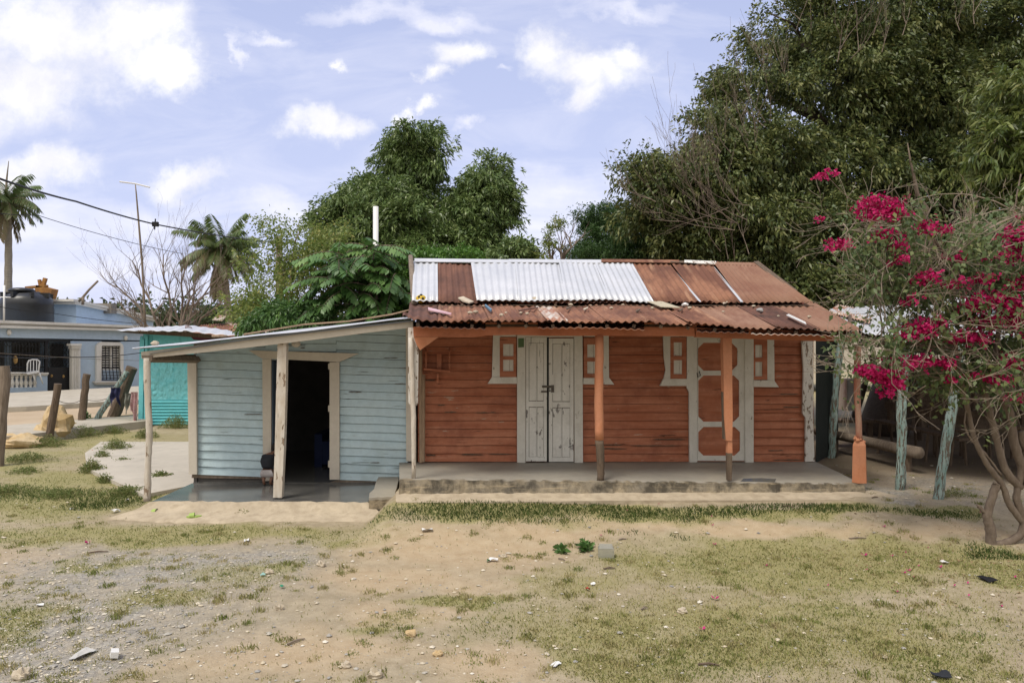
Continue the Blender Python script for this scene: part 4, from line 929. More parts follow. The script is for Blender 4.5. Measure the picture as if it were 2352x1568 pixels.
m.build('gate_ornament', mk('gilt', (.35, .22, .09), (.4, .26, .1), 10, .5, metallic=.5), gt)
m = MB(); m.ball(FW_(35, 826, -.10), .17, 10, 8, (.6, .15, 1)); m.build('grille_ornament', bpy.data.materials['gilt'], rh)
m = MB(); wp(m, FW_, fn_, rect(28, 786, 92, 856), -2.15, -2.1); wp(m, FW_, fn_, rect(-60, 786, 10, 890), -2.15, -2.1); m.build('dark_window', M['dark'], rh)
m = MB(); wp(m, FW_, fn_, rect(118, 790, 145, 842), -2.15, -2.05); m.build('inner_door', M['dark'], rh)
for x, y in ((21, 763), (289, 776)):
    m = MB(); m.ball(FW_(x, y, .05), .09, 8, 6, (1, 1, 1.4)); m.build('wall_lamp', M['moulding'], rh, smooth=True)
# upper room
um = MB(); U0, U1, U2 = P(60, 784, 34.4), P(175, 784, 34.4), P(352, 784, 39.5)
def upl(a, b_, za0, za1, zb0, zb1, mb, t=.2):
    d = (b_-a); n_ = Vector((-d.y, d.x, 0)).normalized()*t
    mb.prism([Vector((a.x, a.y, za0)), Vector((b_.x, b_.y, zb0)), Vector((b_.x, b_.y, zb1)), Vector((a.x, a.y, za1))], n_)
zA = P(0, 699, 34.4).z; zB = P(0, 699, 34.4).z; zC = P(0, 738, 39.5).z
upl(U0, U1, 3.0, zA, 3.0, zB, um); upl(U1, U2, 3.0, zB, 3.0, zC, um); um.build('upper_wall', M['bluewall'], rh)
um = MB()
for dz, o_ in ((.0, .25), (.12, .38)):
    a, b_, c_ = U0+Vector((0, -o_, 0)), U1+Vector((.1, -o_, 0)), U2+Vector((o_*.9, -o_*.3, 0))
    upl(a, b_, zA+dz, zA+dz+.11, zB+dz, zB+dz+.11, um, .6); upl(b_, c_, zB+dz+.004, zB+dz+.114, zC+dz, zC+dz+.11, um, .6)
um.build('upper_cornice', M['moulding'], rh)
m = MB(); m.box(P(233, 688+20, 36)+Vector((0, .3, .0)), (.9, .5, .5)); m.build('parapet_block', M['kerb'], rh)
# balcony chair (tilted over the balustrade)
ch = thing('plastic_chair', 'white plastic armchair hung upside down over the balustrade of the blue house', 'chair', FW_(75, 860, .05))
m = MB(); Q_ = lambda x, y, o=.12: FW_(x, y, o)
m.tube([Q_(113/2.25+61, 856), Q_(109/2.25+62, 832), Q_(64+52, 0) if 0 else Q_(113/2.25+64, 828), Q_(120, 826.5) if 0 else Q_(120/2+60-1, 826), Q_(158/2.25+64-51+0, 826)], .03, 5); m.v = []; m.f = []
m.tube([Q_(116*.98-51+.0, 853), Q_(63, 835), Q_(66, 828), Q_(75, 825.5), Q_(86, 826), Q_(91, 830), Q_(90, 838), Q_(88, 855)], .035, 6); m.build('backrest_frame', M['plasticwhite'], ch, smooth=True)
m = MB()
for x in (70, 77, 84): m.tube([Q_(x, 827), Q_(x, 853)], .022, 5)
m.build('backrest_slat', M['plasticwhite'], ch)
m = MB(); wp(m, FW_, fn_, [(58, 857), (90, 851), (91, 854.5), (66, 860)], .05, .45); m.build('seat', M['plasticwhite'], ch)
for a, b_ in (((75, 856), (82.5, 881)), ((90, 856), (98.5, 881))):
    m = MB(); m.tube([Q_(*a, .3), Q_(*b_, .3)], [.04, .025], 6); m.build('leg', M['plasticwhite'], ch, smooth=True)
# water tank on the roof
tc_ = P(62, 737, 32.7); tk = thing('water_tank', 'big black plastic water tank on the roof of the blue house', 'water tank', tc_)
m = MB(); z0 = tc_; r_ = 1.04
m.lathe((tc_.x, tc_.y, tc_.z-.25), [(r_*.97, 0), (r_, .1), (r_*.985, .3), (r_, .34), (r_*.985, .6), (r_, .64), (r_*.985, .9), (r_, .95), (r_*.96, 1.2), (r_*.82, 1.36), (r_*.5, 1.5), (.5, 1.54)], 40); m.build('body', M['tank'], tk, smooth=True)
m = MB(); m.lathe((tc_.x-.1, tc_.y-.2, tc_.z+1.27), [(.5, 0), (.52, .08), (.42, .15), (.2, .18)], 24); m.build('lid', M['tank'], tk, smooth=True)
for k in range(8):
    an = k*math.pi/4; m = MB(); m.box((tc_.x+.75*math.cos(an), tc_.y+.75*math.sin(an), tc_.z+1.13), (.5, .12, .22), rz=an); m.build('rib', M['tank'], tk)
m = MB(); c_ = P(105, 675, 34); m.box(c_, (.75, .5, .62), ry=.25); m.box(c_+Vector((-.35, -.1, .32)), (.9, .3, .10), ry=-.1); m.box(c_+Vector((0, -.1, .55)), (.14, .15, .35), ry=.3); m.box(c_+Vector((-.2, -.1, .5)), (.12, .12, .3), ry=-.2)
tag(m.build('crate', mk('orange_brown_board', (.38, .19, .05), (.22, .10, .04), 4, .8), loc=c_), 'broken orange brown crate behind the black water tank', 'crate')
m = MB(); m.tube([P(9, 738, 29.5), P(10, 655, 29.5)], .036, 8); m.tube([P(-2, 682, 29.5), P(24, 683, 29.5)], .022, 6); tag(m.build('roof_pipe', M['plasticwhite'], loc=P(9, 738, 29.5), smooth=True), 'thin white pipe rising from the roof in front of the water tank', 'pipe')
m = MB(); m.tube([P(181, 692, 34), P(190, 683, 34), P(205, 665, 34), P(225, 645, 34)], [.06, .06, .055, .05], 6); m.tube([P(190, 700, 34), P(191, 682, 34)], .07, 6); tag(m.build('wooden_stick', M['woodgrey'], loc=P(181, 692, 34), smooth=True), 'crooked wooden stick leaning up from the upper roof', 'stick')

# ================================================================== TURQUOISE SHACK
TS, tn = plane(380, 20.6, 0.0)
rt = thing('turquoise_shack', 'turquoise shack with blistered plaster, corrugated skirt and flat white roof', 'shack', TS(380, 975))
m = MB(); wp(m, TS, tn, rect(329, 766, 350, 920), -.05, .0); wp(m, TS, tn, [(350.5, 767), (413, 770), (413, 830), (350.5, 830)], -.05, .012); wp(m, TS, tn, [(413.6, 771), (470, 776), (560, 782), (560, 850), (413.6, 850)], -.05, .0); m.build('board_wall', M['turq'], rt)
m = MB(); m.grid(lambda u, v: TS(345+u*110, 918-v*112, .03+.09*abs(float(fbm(u*13, v*8, s=71, o=3))-.5)), 110, 90); m.build('plaster_wall', M['turqpeel'], rt, smooth=True)
m = MB(); m.grid(lambda u, v: TS(345+u*215, 982-v*64, .05+.022*math.sin(v*9*6.283)), 30, 90); m.build('corrugated_skirt', M['turq'], rt, smooth=True)
for x0, x1, y0 in ((318, 328, 779), (330.5, 336, 771)): wp(MB(), TS, tn, [(x0+3, y0), (x1+3, y0), (x1-1, 980), (x0-1, 980)], -.1, .08).build('corner_post', M['turq'], rt)
m = MB(); a = TS(320, 980, -.1); wall_x = a.x
m.prism([Vector((wall_x, 20.75, .05)), Vector((wall_x, 24, .05)), Vector((wall_x, 24, 2.75)), Vector((wall_x, 20.75, 2.6))], (.06, 0, 0)); m.prism([TS(345, 770, -.1), TS(560, 784, -.1), TS(560, 985, -.1), TS(345, 985, -.1)], (0, .05, 0)); m.build('side_wall', M['turq'], rt)
def quadsheet(mb, p, pitch=.12, amp=.015, **k): return mb.sheet(*p, pitch, amp, **k)
m = MB(); m.sheet(P(262, 759, 19.7), P(420, 759.5, 19.7), P(318, 752.5, 24.3), P(440, 747, 24.3), .3, .012, .06, 6, 0, 5); m.sheet(P(420, 759.5, 19.7), P(585, 775, 19.7), P(440, 747, 24.3), P(590, 768, 24.3), .3, .012, .06, 6, 0, 6)
m.build('roof', M['zinc'], rt, smooth=True)
m = MB(); wp(m, TS, tn, [(275, 761), (420, 762), (580, 779), (580, 784), (470, 776), (400, 771), (330, 767), (290, 764)], .1, .35); m.build('eave_board', M['wooddark'], rt)
m = MB(); wp(m, TS, tn, [(438, 773), (505, 779), (505, 786), (445, 780)], .02, .08); m.build('gap_cloth', mk('maroon_cloth', (.10, .02, .05), (.14, .04, .06), 5), rt)
m = MB()
for k in range(8): m.ball(P(433+random.uniform(-9, 9), 754+random.uniform(-1.5, 1), 21.5), random.uniform(.03, .07), 6, 4, jit=.6)
tag(m.build('scrap_heap', mk('scrap', (.2, .14, .14), (.35, .33, .36), 9), loc=P(433, 754, 21.5)), 'little heap of scrap on the white roof of the turquoise shack', 'scrap')
# rusty hut behind
rr_ = thing('rusty_roofed_hut', 'hut with a rusty hipped corrugated roof behind the turquoise shack', 'hut', P(510, 800, 29))
m = MB(); ap_ = P(505, 740, 31)
m.sheet(P(430, 768, 28), P(590, 775, 28), P(462, 746, 31), P(522, 742, 31), .25, .02, .05, 4, 0, 9); m.build('roof', M['rust'], rr_, smooth=True)
m = MB(); m.sheet(P(590, 775, 28), P(640, 768, 33), P(522, 742, 31), P(545, 744, 33), .25, .02, .05, 4, 0, 8); m.build('roof_side', M['rustwhite'], rr_, smooth=True)
m = MB(); m.prism([P(487, 742, 30.4)+Vector((0, 0, .12)), P(510, 744, 30.4)+Vector((0, 0, .12)), P(520, 734, 30.9)+Vector((0, 0, .12)), P(500, 731, 30.9)+Vector((0, 0, .12))], (0, 0, .03)); m.build('roof_patch', M['rustwhite'], rr_)
m = MB(); m.prism([P(440, 775, 28.6), P(585, 775, 28.6), P(585, 850, 28.6), P(440, 850, 28.6)], (0, 3, 0)); m.build('wall', M['wooddark'], rr_)
m = MB(); m.sheet(P(592, 769, 33), P(665, 778, 33), P(585, 757, 36), P(640, 762, 36), .3, .02, .05, 3, 0, 2); o_ = m.build('zinc_roof', M['zinc'], loc=P(620, 770, 34), smooth=True)
m = MB(); m.prism([P(594, 770, 33.3), P(664, 779, 33.3), P(664, 840, 33.3), P(594, 840, 33.3)], (0, 2, 0))
rz_ = thing('grey_shed', 'low shed with a pale zinc roof half hidden by bushes beside the rusty hut', 'shed', P(620, 840, 34)); o_.parent = rz_; o_.location = o_.location-Vector(rz_.location); o_.name = 'roof'; m.build('wall', M['wooddark'], rz_)

# ================================================================== fence posts, clothes, rock, poles and wires
def fpost(bx, by, tx, ty, D, r, mat, label, lean=0.0):
    a = P(bx, by, D); a.z = gzf(a.x, a.y)-.05; b_ = P(tx, ty, D+lean); pts = []; rr = []
    for k in range(9):
        t = k/8; pts.append(a.lerp(b_, t)+Vector((random.gauss(0, r*.08), 0, 0))); rr.append(r*(1.08-.14*t))
    o = MB().tube(pts, rr, 12, True, .16).build('fence_post', mat, loc=a, smooth=False); tag(o, label, 'fence post', 'old fence posts beside the street'); return o
fpost(-6, 1005, 12, 840, 14.5, .10, M['woodgrey'], 'thick grey fence post cut by the left edge of the photo')
fpost(110, 1016, 134, 881, 17.5, .082, M['wooddark'], 'short dark leaning fence post beside the yellow rock')
fpost(186, 982, 199, 859, 20.3, .095, M['wooddark'], 'upright weathered fence post between the rock and the teal pole')
fpost(211, 980, 292, 853, 20.6, .075, M['teal'], 'thin teal painted pole leaning against the thick post', .2)
fpost(254, 982, 303, 844, 21.2, .155, M['wooddark'], 'thickest dark brown fence post, leaning right')
def wire(pts, r, label, mat=None, sag=0, cat='wire', name='wire', n=5, twist=False):
    P_ = [Vector(p) for p in pts]; out = []
    for i in range(len(P_)-1):
        for k in range(12):
            t = k/12; q = P_[i].lerp(P_[i+1], t); q.z -= sag*4*t*(1-t); out.append(q)
    out.append(P_[-1]); o = MB().tube(out, r, n, False).build(name, mat or M['cable'], loc=P_[0], smooth=True); tag(o, label, cat); return o
wire([P(124, 915, 17.4), P(192, 915, 20.3), P(262, 905, 21)], .008, 'rusty barbed wire strung between the short fence posts', M['wooddark'], .12)
wire([P(-40, 815, 15), P(150, 819, 19.5), P(330, 809, 20.4)], .010, 'thin black wire crossing in front of the blue concrete house', sag=.05)
wire([P(-40, 808, 16), P(330, 828, 24)], .006, 'thinnest grey wire crossing the blue concrete house', M['woodgrey'], .03)
wire([P(-300, 330, 9), P(0, 411, 10.0), P(175, 463, 13), P(355, 515, 16.5), P(560, 549, 23), P(640, 556, 28)], .017, 'thick twisted black power cable running down to the utility pole', sag=.02, cat='cable', name='power_cable')
m = MB(); c_ = P(357, 515, 16.4); m.box(c_, (.12, .08, .1)); m.tube([c_+Vector((-.02, 0, -.12)), c_+Vector((0, 0, .12))], .015, 5); tag(m.build('cable_clamp', M['black'], loc=c_), 'small black clamp on the thick power cable', 'clamp')
wire([P(-100, 470, 22), P(85, 494, 25), P(420, 583, 33)], .012, 'thin faint telephone wire under the power cable', M['cable'], .1)
wire([P(355, 518, 16.5), P(300, 640, 30)], .006, 'hairline wire dropping from the clamp', M['cable'])
wire([P(-20, 700, 27), P(100, 716, 29), P(330, 744, 33)], .012, 'wire sloping over the water tank and upper room', M['cable'], .05)
m = MB(); m.tube([P(641, 752, 28.4), P(641.5, 545, 28.4)], [.16, .12], 10, True, .05); pr = thing('utility_pole', 'grey wooden utility pole among the pale green bushes', 'utility pole', P(641, 752, 28.4)); m.build('pole', M['woodgrey'], pr, smooth=True)
m = MB(); m.tube([P(643, 561, 28.4), P(680, 555, 28.4)], .04, 6); m.tube([P(643, 575, 28.4), P(665, 556, 28.4)], .02, 5); m.build('bracket', M['black'], pr)
m = MB(); m.tube([P(552, 768, 19), P(553, 740, 19), P(556, 718, 19)], .035, 6); pt_ = thing('cross_pole', 'thin stick with a pale teal crossboard above the lean-to roof', 'pole', P(552, 768, 19)); m.build('pole', M['woodgrey'], pt_); m = MB(); m.prism([P(530, 722, 18.95), P(573, 717.5, 18.95), P(574, 722.5, 18.95), P(531, 725.5, 18.95)], (0, .03, 0)); m.build('crossboard', M['teal'], pt_)
an = thing('antenna_mast', 'tall thin bamboo mast with a bare crossbar aerial', 'antenna', P(335, 770, 30))
m = MB(); pts = [P(335, 775, 30), P(331, 700, 30), P(327, 610, 30), P(321, 540, 30), P(316, 480, 30), P(313, 445, 30), P(311, 424, 30)]; m.tube(pts, [.055, .052, .048, .042, .036, .028, .022], 6, True, .1); m.build('mast', M['woodgrey'], an, smooth=True)
m = MB(); m.tube([P(275, 417.5, 30), P(310, 422, 30), P(344, 430.5, 30)], .035, 5); m.build('crossbar', M['plasticwhite'], an)
pv = MB(); pv.tube([P(863, 1020, 17.0), P(863, 474.5, 17.0)], .062, 16, True); tag(pv.build('standpipe', M['plasticwhite'], loc=P(863, 560, 17), smooth=True), 'white plastic pipe sticking up in front of the mango tree', 'pipe')
# clothes on the wire
def cloth(x0, x1, y0, y1, D, mat, label, sd):
    m = MB(); m.grid(lambda u, v: P(x0+(x1-x0)*u+2*math.sin(v*5+sd)*(1-v), y0+(y1-y0)*(1-v)*(.75+.25*math.sin(u*6+sd)), D)+Vector((0, .04*math.sin(u*14+sd)+.02*math.sin(v*9), 0)), 16, 16)
    m.v += [tuple(Vector(v)+Vector((0, .012, 0))) for v in m.v]; k = len(m.v)//2; m.f += [tuple(i+k for i in f[::-1]) for f in m.f]
    tag(m.build('laundry', mat, loc=P((x0+x1)/2, y1, D), smooth=True), label, 'clothing')
cloth(285, 303, 903, 952, 20.2, mk('grey_green_cloth', (.14, .15, .13), (.2, .2, .17), 9), 'grey green cloth drying on the fence wire', 1)
cloth(301, 317, 900, 985, 20.1, mk('pink_print_cloth', (.42, .22, .24), (.5, .42, .4), 26, lo=.45, hi=.55), 'ragged pink print cloth hanging by the turquoise shack', 4)
cloth(252, 276, 890, 935, 20.4, mk('navy_cloth', (.015, .02, .06), (.03, .03, .08), 9), 'navy cloth tucked between the leaning posts', 2)
def rock(x, y, r, sz, mat, label, cat='rock', name='rock', jit=.75, group=None, D=None):
    c_ = G(x, y, 0) if D is None else P(x, y, D); c_.z = gzf(c_.x, c_.y) if D is None else c_.z
    m = MB(); m.ball(c_+Vector((0, 0, r*sz[2]*.6)), r, 14, 9, sz)
    m.v = [tuple(c_+(Vector(v)-c_)*(1+jit*(float(fbm(v[0]*2.2/r, v[1]*2.2/r, v[2]*2.2/r, s=int(x)))-.5)*2)) for v in m.v]
    return tag(m.build(name, mat, loc=c_, smooth=False), label, cat, group)
YR = mk('yellow_limestone', (.46, .32, .15), (.55, .45, .30), 3, .95, .8, 20, dirt=((.28, .2, .12), 5, .5, .7, .7))
rock(125, 1014, .44, (1, .8, 1.0), YR, 'big yellow limestone rock behind the short fence post')
rock(158, 1000, .28, (1.1, .8, .6), YR, 'smaller yellow rock right of the big limestone rock')
rock(45, 1030, .42, (1.4, .8, .42), YR, 'low orange earth lump left of the limestone rock')

# ================================================================== RIGHT SHELTER
sh = thing('open_shelter', 'open shelter with teal posts under a pale corrugated roof beside the orange house', 'shelter', G(2070, 1130))
def spost(pts, r, D, lab, lean=0):
    Pp = [P(x, y, D+lean*i/(len(pts)-1)) for i, (x, y) in enumerate(pts)]
    Pp[0].z = min(Pp[0].z, gzf(Pp[0].x, Pp[0].y)+.01); P2 = []; R2 = []
    for i in range(len(Pp)-1):
        for k in range(4): t = k/4; P2.append(Pp[i].lerp(Pp[i+1], t)+Vector((random.gauss(0, .006), 0, 0))); R2.append(r*(1+random.gauss(0, .07)))
    P2.append(Pp[-1]); R2.append(r*.95); MB().tube(P2, R2, 12, True, .22).build('post', M['teal'], sh, label=lab)
spost([(1910, 1070), (1913, 990), (1921, 880), (1930, 800), (1934, 760)], .068, 14.2, 'rear teal post by the corner of the orange house')
spost([(2067, 1131), (2070, 1040), (2070, 960), (2074, 860), (2084, 770)], .068, 11.15, 'middle teal post with flaking paint')
spost([(2154, 1152), (2167, 1060), (2180, 980), (2195, 890), (2207, 780)], .066, 10.5, 'front teal post leaning right')
m = MB(); m.sheet(P(1988, 768, 12.4), P(2180, 775, 11.3), P(1905, 712, 15.0), P(2140, 690, 15.0), .11, .014, .05, 6, .02, 1); m.sheet(P(2172, 775, 11.3), P(2860, 804, 9.5), P(2130, 690, 15.0), P(2800, 628, 14.2), .11, .014, .05, 6, .02, 2)  # right-hand sheet extended out of view to deepen the shelter's shade
m.build('roof_sheet', M['zinc'], sh, smooth=True, label='pale zinc shelter roof')
m = MB()
m.sheet(P(1900, 716, 14.7), P(1996, 742, 13.0), P(1925, 700, 15.6), P(2015, 712, 14.9), .11, .014, .05, 4, 0, 12); m.build('roof_sheet', M['rustwhite'], sh, smooth=True, label='half rusted sheet at the left edge of the shelter roof')
m = MB(); m.sheet(P(1905, 714, 15.0), P(2800, 628, 14.2), P(1960, 775, 20), P(2980, 775, 19.8), .11, .014, 0, 5, 0, 4); m.build('roof_back', M['rust2'], sh, smooth=True)  # rear slope dropped low and extended out of view to shut out light
m = MB(); a_, b_ = P(1985, 793, 12.3), P(2110, 812, 11.7); m.prism([a_, b_, P(2110, 830, 11.7), P(1985, 812, 12.3)], (0, .06, 0)); a_, b_ = P(2110.5, 811, 11.68), P(2420, 838, 10.6)
m.prism([a_, b_, P(2420, 856, 10.6), P(2110.5, 829, 11.68)], (0, .06, 0)); m.build('eave_beam', M['cream'], sh)
m = MB(); m.prism([P(1985, 781, 12.5), P(2420, 806, 10.8), P(2420, 816, 10.8), P(1985, 790, 12.5)], (0, .05, 0))
for k in range(9):
    t = k/8; a = P(1992, 776, 12.4).lerp(P(2500, 800, 10.4), t); b_ = P(1912, 722, 15).lerp(P(2500, 668, 14.6), t); m.tube([a-Vector((0, 0, .03)), b_-Vector((0, 0, .05))], .035, 5)
m.build('rafter', M['wooddark'], sh)
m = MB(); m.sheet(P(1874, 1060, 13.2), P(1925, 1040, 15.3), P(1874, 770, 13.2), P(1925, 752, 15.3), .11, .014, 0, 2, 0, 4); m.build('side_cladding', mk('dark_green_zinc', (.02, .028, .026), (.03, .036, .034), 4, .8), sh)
for x, y0, y1, D in ((2047, 830, 990, 15.2), (2112, 830, 1010, 15.0), (2240, 830, 1000, 15.5), (2350, 820, 1000, 15.2)): MB().tube([P(x, y1, D), P(x-3, y0, D)], .075, 8, True, .1).build('rear_post', M['wooddark'], sh)
# back wall of boards behind
bwall = MB(); BK, bkn = plane(2100, 19.0, -3)
siding(bwall, BK, bkn, 2085, 3000, lambda u: 985, lambda u: 770, 13, .02, 9, 12, .9, 0.0); wp(bwall, BK, bkn, rect(2085, 700, 3000, 988), -.08, -.002)  # wall extended out of view to keep the shelter dark
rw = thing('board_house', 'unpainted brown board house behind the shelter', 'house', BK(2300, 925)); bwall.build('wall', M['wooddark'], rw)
m = MB(); m.sheet(P(2060, 768, 18), P(2600, 768, 18), P(2060, 735, 22), P(2600, 735, 22), .12, .014, .04, 3, 0, 3); m.build('roof', M['rust2'], rw)
m = MB(); fr0 = P(1951, 905, 15.6); m.box(fr0, (.30, .4, .66)); fz = thing('fridge', 'old white fridge standing in the dark beside the orange house', 'fridge', fr0-Vector((0, 0, .33))); m.build('body', M['cream'], fz); m = MB(); m.box(fr0+Vector((0, -.21, .0)), (.27, .02, .62)); m.build('door', mk('fridge_door', (.30, .30, .30), (.26, .26, .26), 4, .5), fz)
m = MB(); m.box(fr0-Vector((0, 0, .55)), (1.0, .5, .06)); 
tb = thing('rough_table', 'rough dark table under the shelter carrying the fridge', 'table', fr0-Vector((0, 0, 1.2))); m.build('tabletop', M['wooddark'], tb)
for sx in (-.42, .42):
    m = MB(); c_ = fr0+Vector((sx, 0, -.9)); m.box(c_, (.1, .1, .65)); m.build('leg', M['wooddark'], tb)
lg = MB(); L0, L1, L2 = P(1876, 988, 15.2), P(1990, 1008, 14.0), P(2110, 1030, 12.9)
L0.z, L1.z, L2.z = gzf(0, 15)+.14, .14, .12
L0, L1, L2 = P(1876, 990, 15.6), P(1990, 1013, 13.9), P(2112, 1040, 12.4)
tgl = lg.tube([L0, L0.lerp(L1, .5), L1, L1.lerp(L2, .5), L2], [.085, .088, .09, .095, .10], 12, True, .1).build('fallen_log', M['woodgrey'], loc=L1, smooth=True); tag(tgl, 'long peeled log lying on low props under the shelter', 'log')
m = MB()
for p_ in (L0.lerp(L1, .4), L1.lerp(L2, .8)): m.tube([Vector((p_.x, p_.y, .0)), Vector((p_.x, p_.y, p_.z-.05))], .06, 7)
tag(m.build('log_prop', M['wooddark'], loc=L1), 'short props under the peeled log', 'prop')
def bench(x0, y0, D0_, x1, y1, D1_, label, back=True):
    a, b_ = P(x0, y0, D0_), P(x1, y1, D1_); t = thing('bench', label, 'bench', (a+b_)/2-Vector((0, 0, .45)), 'dark benches under the shelter')
    d = (b_-a).normalized(); nrm = Vector((d.y, -d.x, 0)).normalized()
    m = MB(); m.prism([a, b_, b_+nrm*.28, a+nrm*.28], (0, 0, -.05)); m.build('seat', M['wooddark'], t)
    if back: m = MB(); m.prism([a+Vector((0, 0, .22)), b_+Vector((0, 0, .22)), b_+Vector((0, 0, .36)), a+Vector((0, 0, .36))], -nrm*.04); m.build('backrest', M['wooddark'], t)
    for k in (.08, .38, .66, .93):
        c_ = a.lerp(b_, k); g = gzf(c_.x, c_.y)
        m = MB(); m.tube([c_+Vector((0, 0, -.03)), Vector((c_.x, c_.y, g))-nrm*.05], .028, 6); m.tube([c_+nrm*.26+Vector((0, 0, -.03)), Vector((c_.x, c_.y, g))+nrm*.34], .028, 6); m.build('leg', M['wooddark'], t)
    return t
bench(2032, 962, 15.0, 2230, 1005, 13.2, 'long dark bench slanting behind the middle teal post')
bench(2130, 975, 14.6, 2340, 1000, 14.0, 'dark bench behind the front teal post', True)
bench(2330, 975, 13.0, 2480, 985, 12.6, 'small dark bench at the right edge under the shelter', False)

# ================================================================== things on the roof
def rof(x, y):   # point on the porch roof
    t = np.clip((y-700)/(ey(x)-700), 0, 1); return OW(x, y, -.16+2.11*t)+Vector((0, 0, .02))
for i, (x, y, r_, lab) in enumerate([(1135, 693, .075, 'pale flat stone under the edge of the white roofing'), (1798/1.7415*0+1225, 694, .07, None)][:0]): pass
SM = mk('pale_rubble', (.42, .36, .27), (.55, .48, .38), 8, .9, .5)
def rstone(x, y, r_, label, mat=None, group='stones lying on the porch roof', sz=(1, .8, .6)):
    c_ = rof(x, y); m = MB(); m.ball(c_+Vector((0, 0, r_*.45)), r_, 9, 6, sz, .3); tag(m.build('roof_stone', mat or SM, loc=c_), label, 'stone', group)
rstone(1226, 697, .085, 'largest pale flat stone at the foot of the white roofing')
for x, y in [(1021, 727), (1081, 724), (1094, 722), (1111, 708), (1154, 729), (1163, 723), (1196, 723), (1211, 725), (1312, 705), (1357, 706), (1405, 712), (1432, 705), (1585, 712), (1660, 720), (1690, 700), (1790, 730), (1860, 732), (1730, 708), (1500, 712), (1275, 704)]:
    rstone(x+random.uniform(-2, 2), y, random.uniform(.022, .042), 'small pale stone scattered on the rusty porch roof')
rstone(1573, 706, .06, 'white crumpled lump on the porch roof above the third window', M['plasticwhite'], None); rstone(1745, 719, .06, 'grey crumpled rag on the right part of the porch roof', mk('rag_grey', (.3, .29, .28), (.4, .4, .4), 9), None)
rstone(1062, 705, .03, 'small dark lump beside the bent board on the roof', M['wooddark'], None)
bl = thing('toy_ball', 'yellow toy football on the left corner of the rusty roof', 'ball', rof(967, 701)); bc = rof(967, 698)+Vector((0, 0, .06))
m = MB(); m.ball(bc, .085, 16, 12, (1.05, 1, .85)); m.build('ball', mk('yellow_rubber', (.55, .36, .02), (.6, .42, .04), 5, .5), bl, smooth=True)
for d in ((-.4, -1, .5), (.55, -1, .1), (.1, -.6, 1)):
    m = MB(); m.ball(bc+Vector(d).normalized()*.069, .026, 8, 6); m.build('ball_patch', M['black'], bl, smooth=True)
def rboard(pts, mat, name, label, cat, th=.015, lift=.03):
    q_ = [rof(x, y)+Vector((0, 0, lift)) for x, y in pts]; m = MB(); m.prism(q_, (0, 0, th)); tag(m.build(name, mat, loc=q_[0]), label, cat)
rboard([(1052, 697), (1064, 694), (1088, 706), (1078, 709), (1062, 704)], SM, 'bent_board', 'bent pale board lying below the dark brown sheets', 'board', .02, .06)
rboard([(1486, 702), (1520, 702), (1563, 717), (1518, 715)], mk('cream_board', (.42, .38, .28), (.48, .43, .32), 6, .8), 'cream_plywood', 'cream plywood sheet lying on the porch roof above the third window', 'panel', .012, .045)
rboard([(1806, 735), (1812, 733), (1850, 752), (1852, 757)], M['plasticwhite'], 'plastic_strip', 'curved white plastic strip at the right of the porch roof', 'strip', .012, .05)
rboard([(1113, 711), (1116, 710), (1130, 722), (1127, 724)], mk('blue_plastic', (.10, .20, .30), (.12, .24, .34), 6, .5), 'blue_tube', 'short blue plastic tube on the porch roof', 'tube', .03)
rboard([(983, 716), (1000, 720), (1037, 730), (1036, 731.5), (998, 724), (984, 721)], mk('pink_toy', (.6, .35, .42), (.65, .5, .5), 8, .5), 'toy_wand', 'pink and white toy wand lying on the rusty roof', 'toy', .02)
rboard([(1190, 721), (1235, 700+14), (1236, 715.5), (1192, 723)], M['rust2'], 'iron_rod', 'thin rusty rod on the middle of the porch roof', 'rod', .015)
for k, (x, y, w_) in enumerate(((1300, 716, 12), (1340, 718, 10), (1560, 720, 8), (1660, 703, 14), (1460, 722, 10))):
    rboard([(x, y), (x+w_, y-4), (x+w_+1, y-2), (x+1, y+3)], [M['wooddark'], SM][k % 2], 'wood_scrap', ['dark scrap above the first post', 'pale scrap right of the first post', 'dark scrap by the cream panel', 'pale splinter at the break of the right roof', 'dark scrap left of the cream panel'][k], 'scrap')
m = MB(); pts = [OW(944, 655, -1.15)]
for x in range(960, 1860, 30): pts.append(OW(x, 654+(x-950)*.003+2*math.sin(x*.02), -1.06)+Vector((0, 0, .05)))
tag(m.tube(pts, .006, 4, False).build('barbed_wire', M['wooddark'], loc=pts[0]), 'barbed wire stretched along the upper roof', 'wire')
m = MB(); pts = [rof(x, 711+1.5*math.sin(x*.03))+Vector((0, 0, .04)) for x in range(960, 1880, 26)]
tag(m.tube(pts, .006, 4, False).build('barbed_wire', M['wooddark'], loc=pts[0]), 'barbed wire stretched along the porch roof', 'wire')
m = MB(); pts = [BP(560, 768, -.5), P(700, 745, 12), P(800, 738, 12), P(900, 722, 12), P(945, 711, 12)]
tag(m.tube(pts, .014, 5, False).build('thin_branch', M['bamboo'], loc=pts[0]), 'thin bent stick lying along the top of the lean-to roof', 'stick')
m = MB(); m.sheet(P(925, 727, 10.9), P(955, 724, 10.9), P(925, 718, 13), P(955, 712, 13), .11, .014, .03, 3); tag(m.build('loose_sheet', M['rust2'], loc=P(940, 725, 11)), 'loose dark sheet bridging the two roofs', 'roof sheet')
rk = P(500, 786, 10.9); m = MB(); m.ball(rk+Vector((0, 0, .02)), .05, 9, 6, (1.4, 1, .7), .3)
c_ = BP(356, 796, -.3); m = MB(); m.ball(c_+Vector((0, 0, .05)), .05, 9, 6, (1.2, 1, .8), .3); tag(m.build('roof_stone', SM, loc=c_), 'brown stone on the low left corner of the lean-to roof', 'stone')
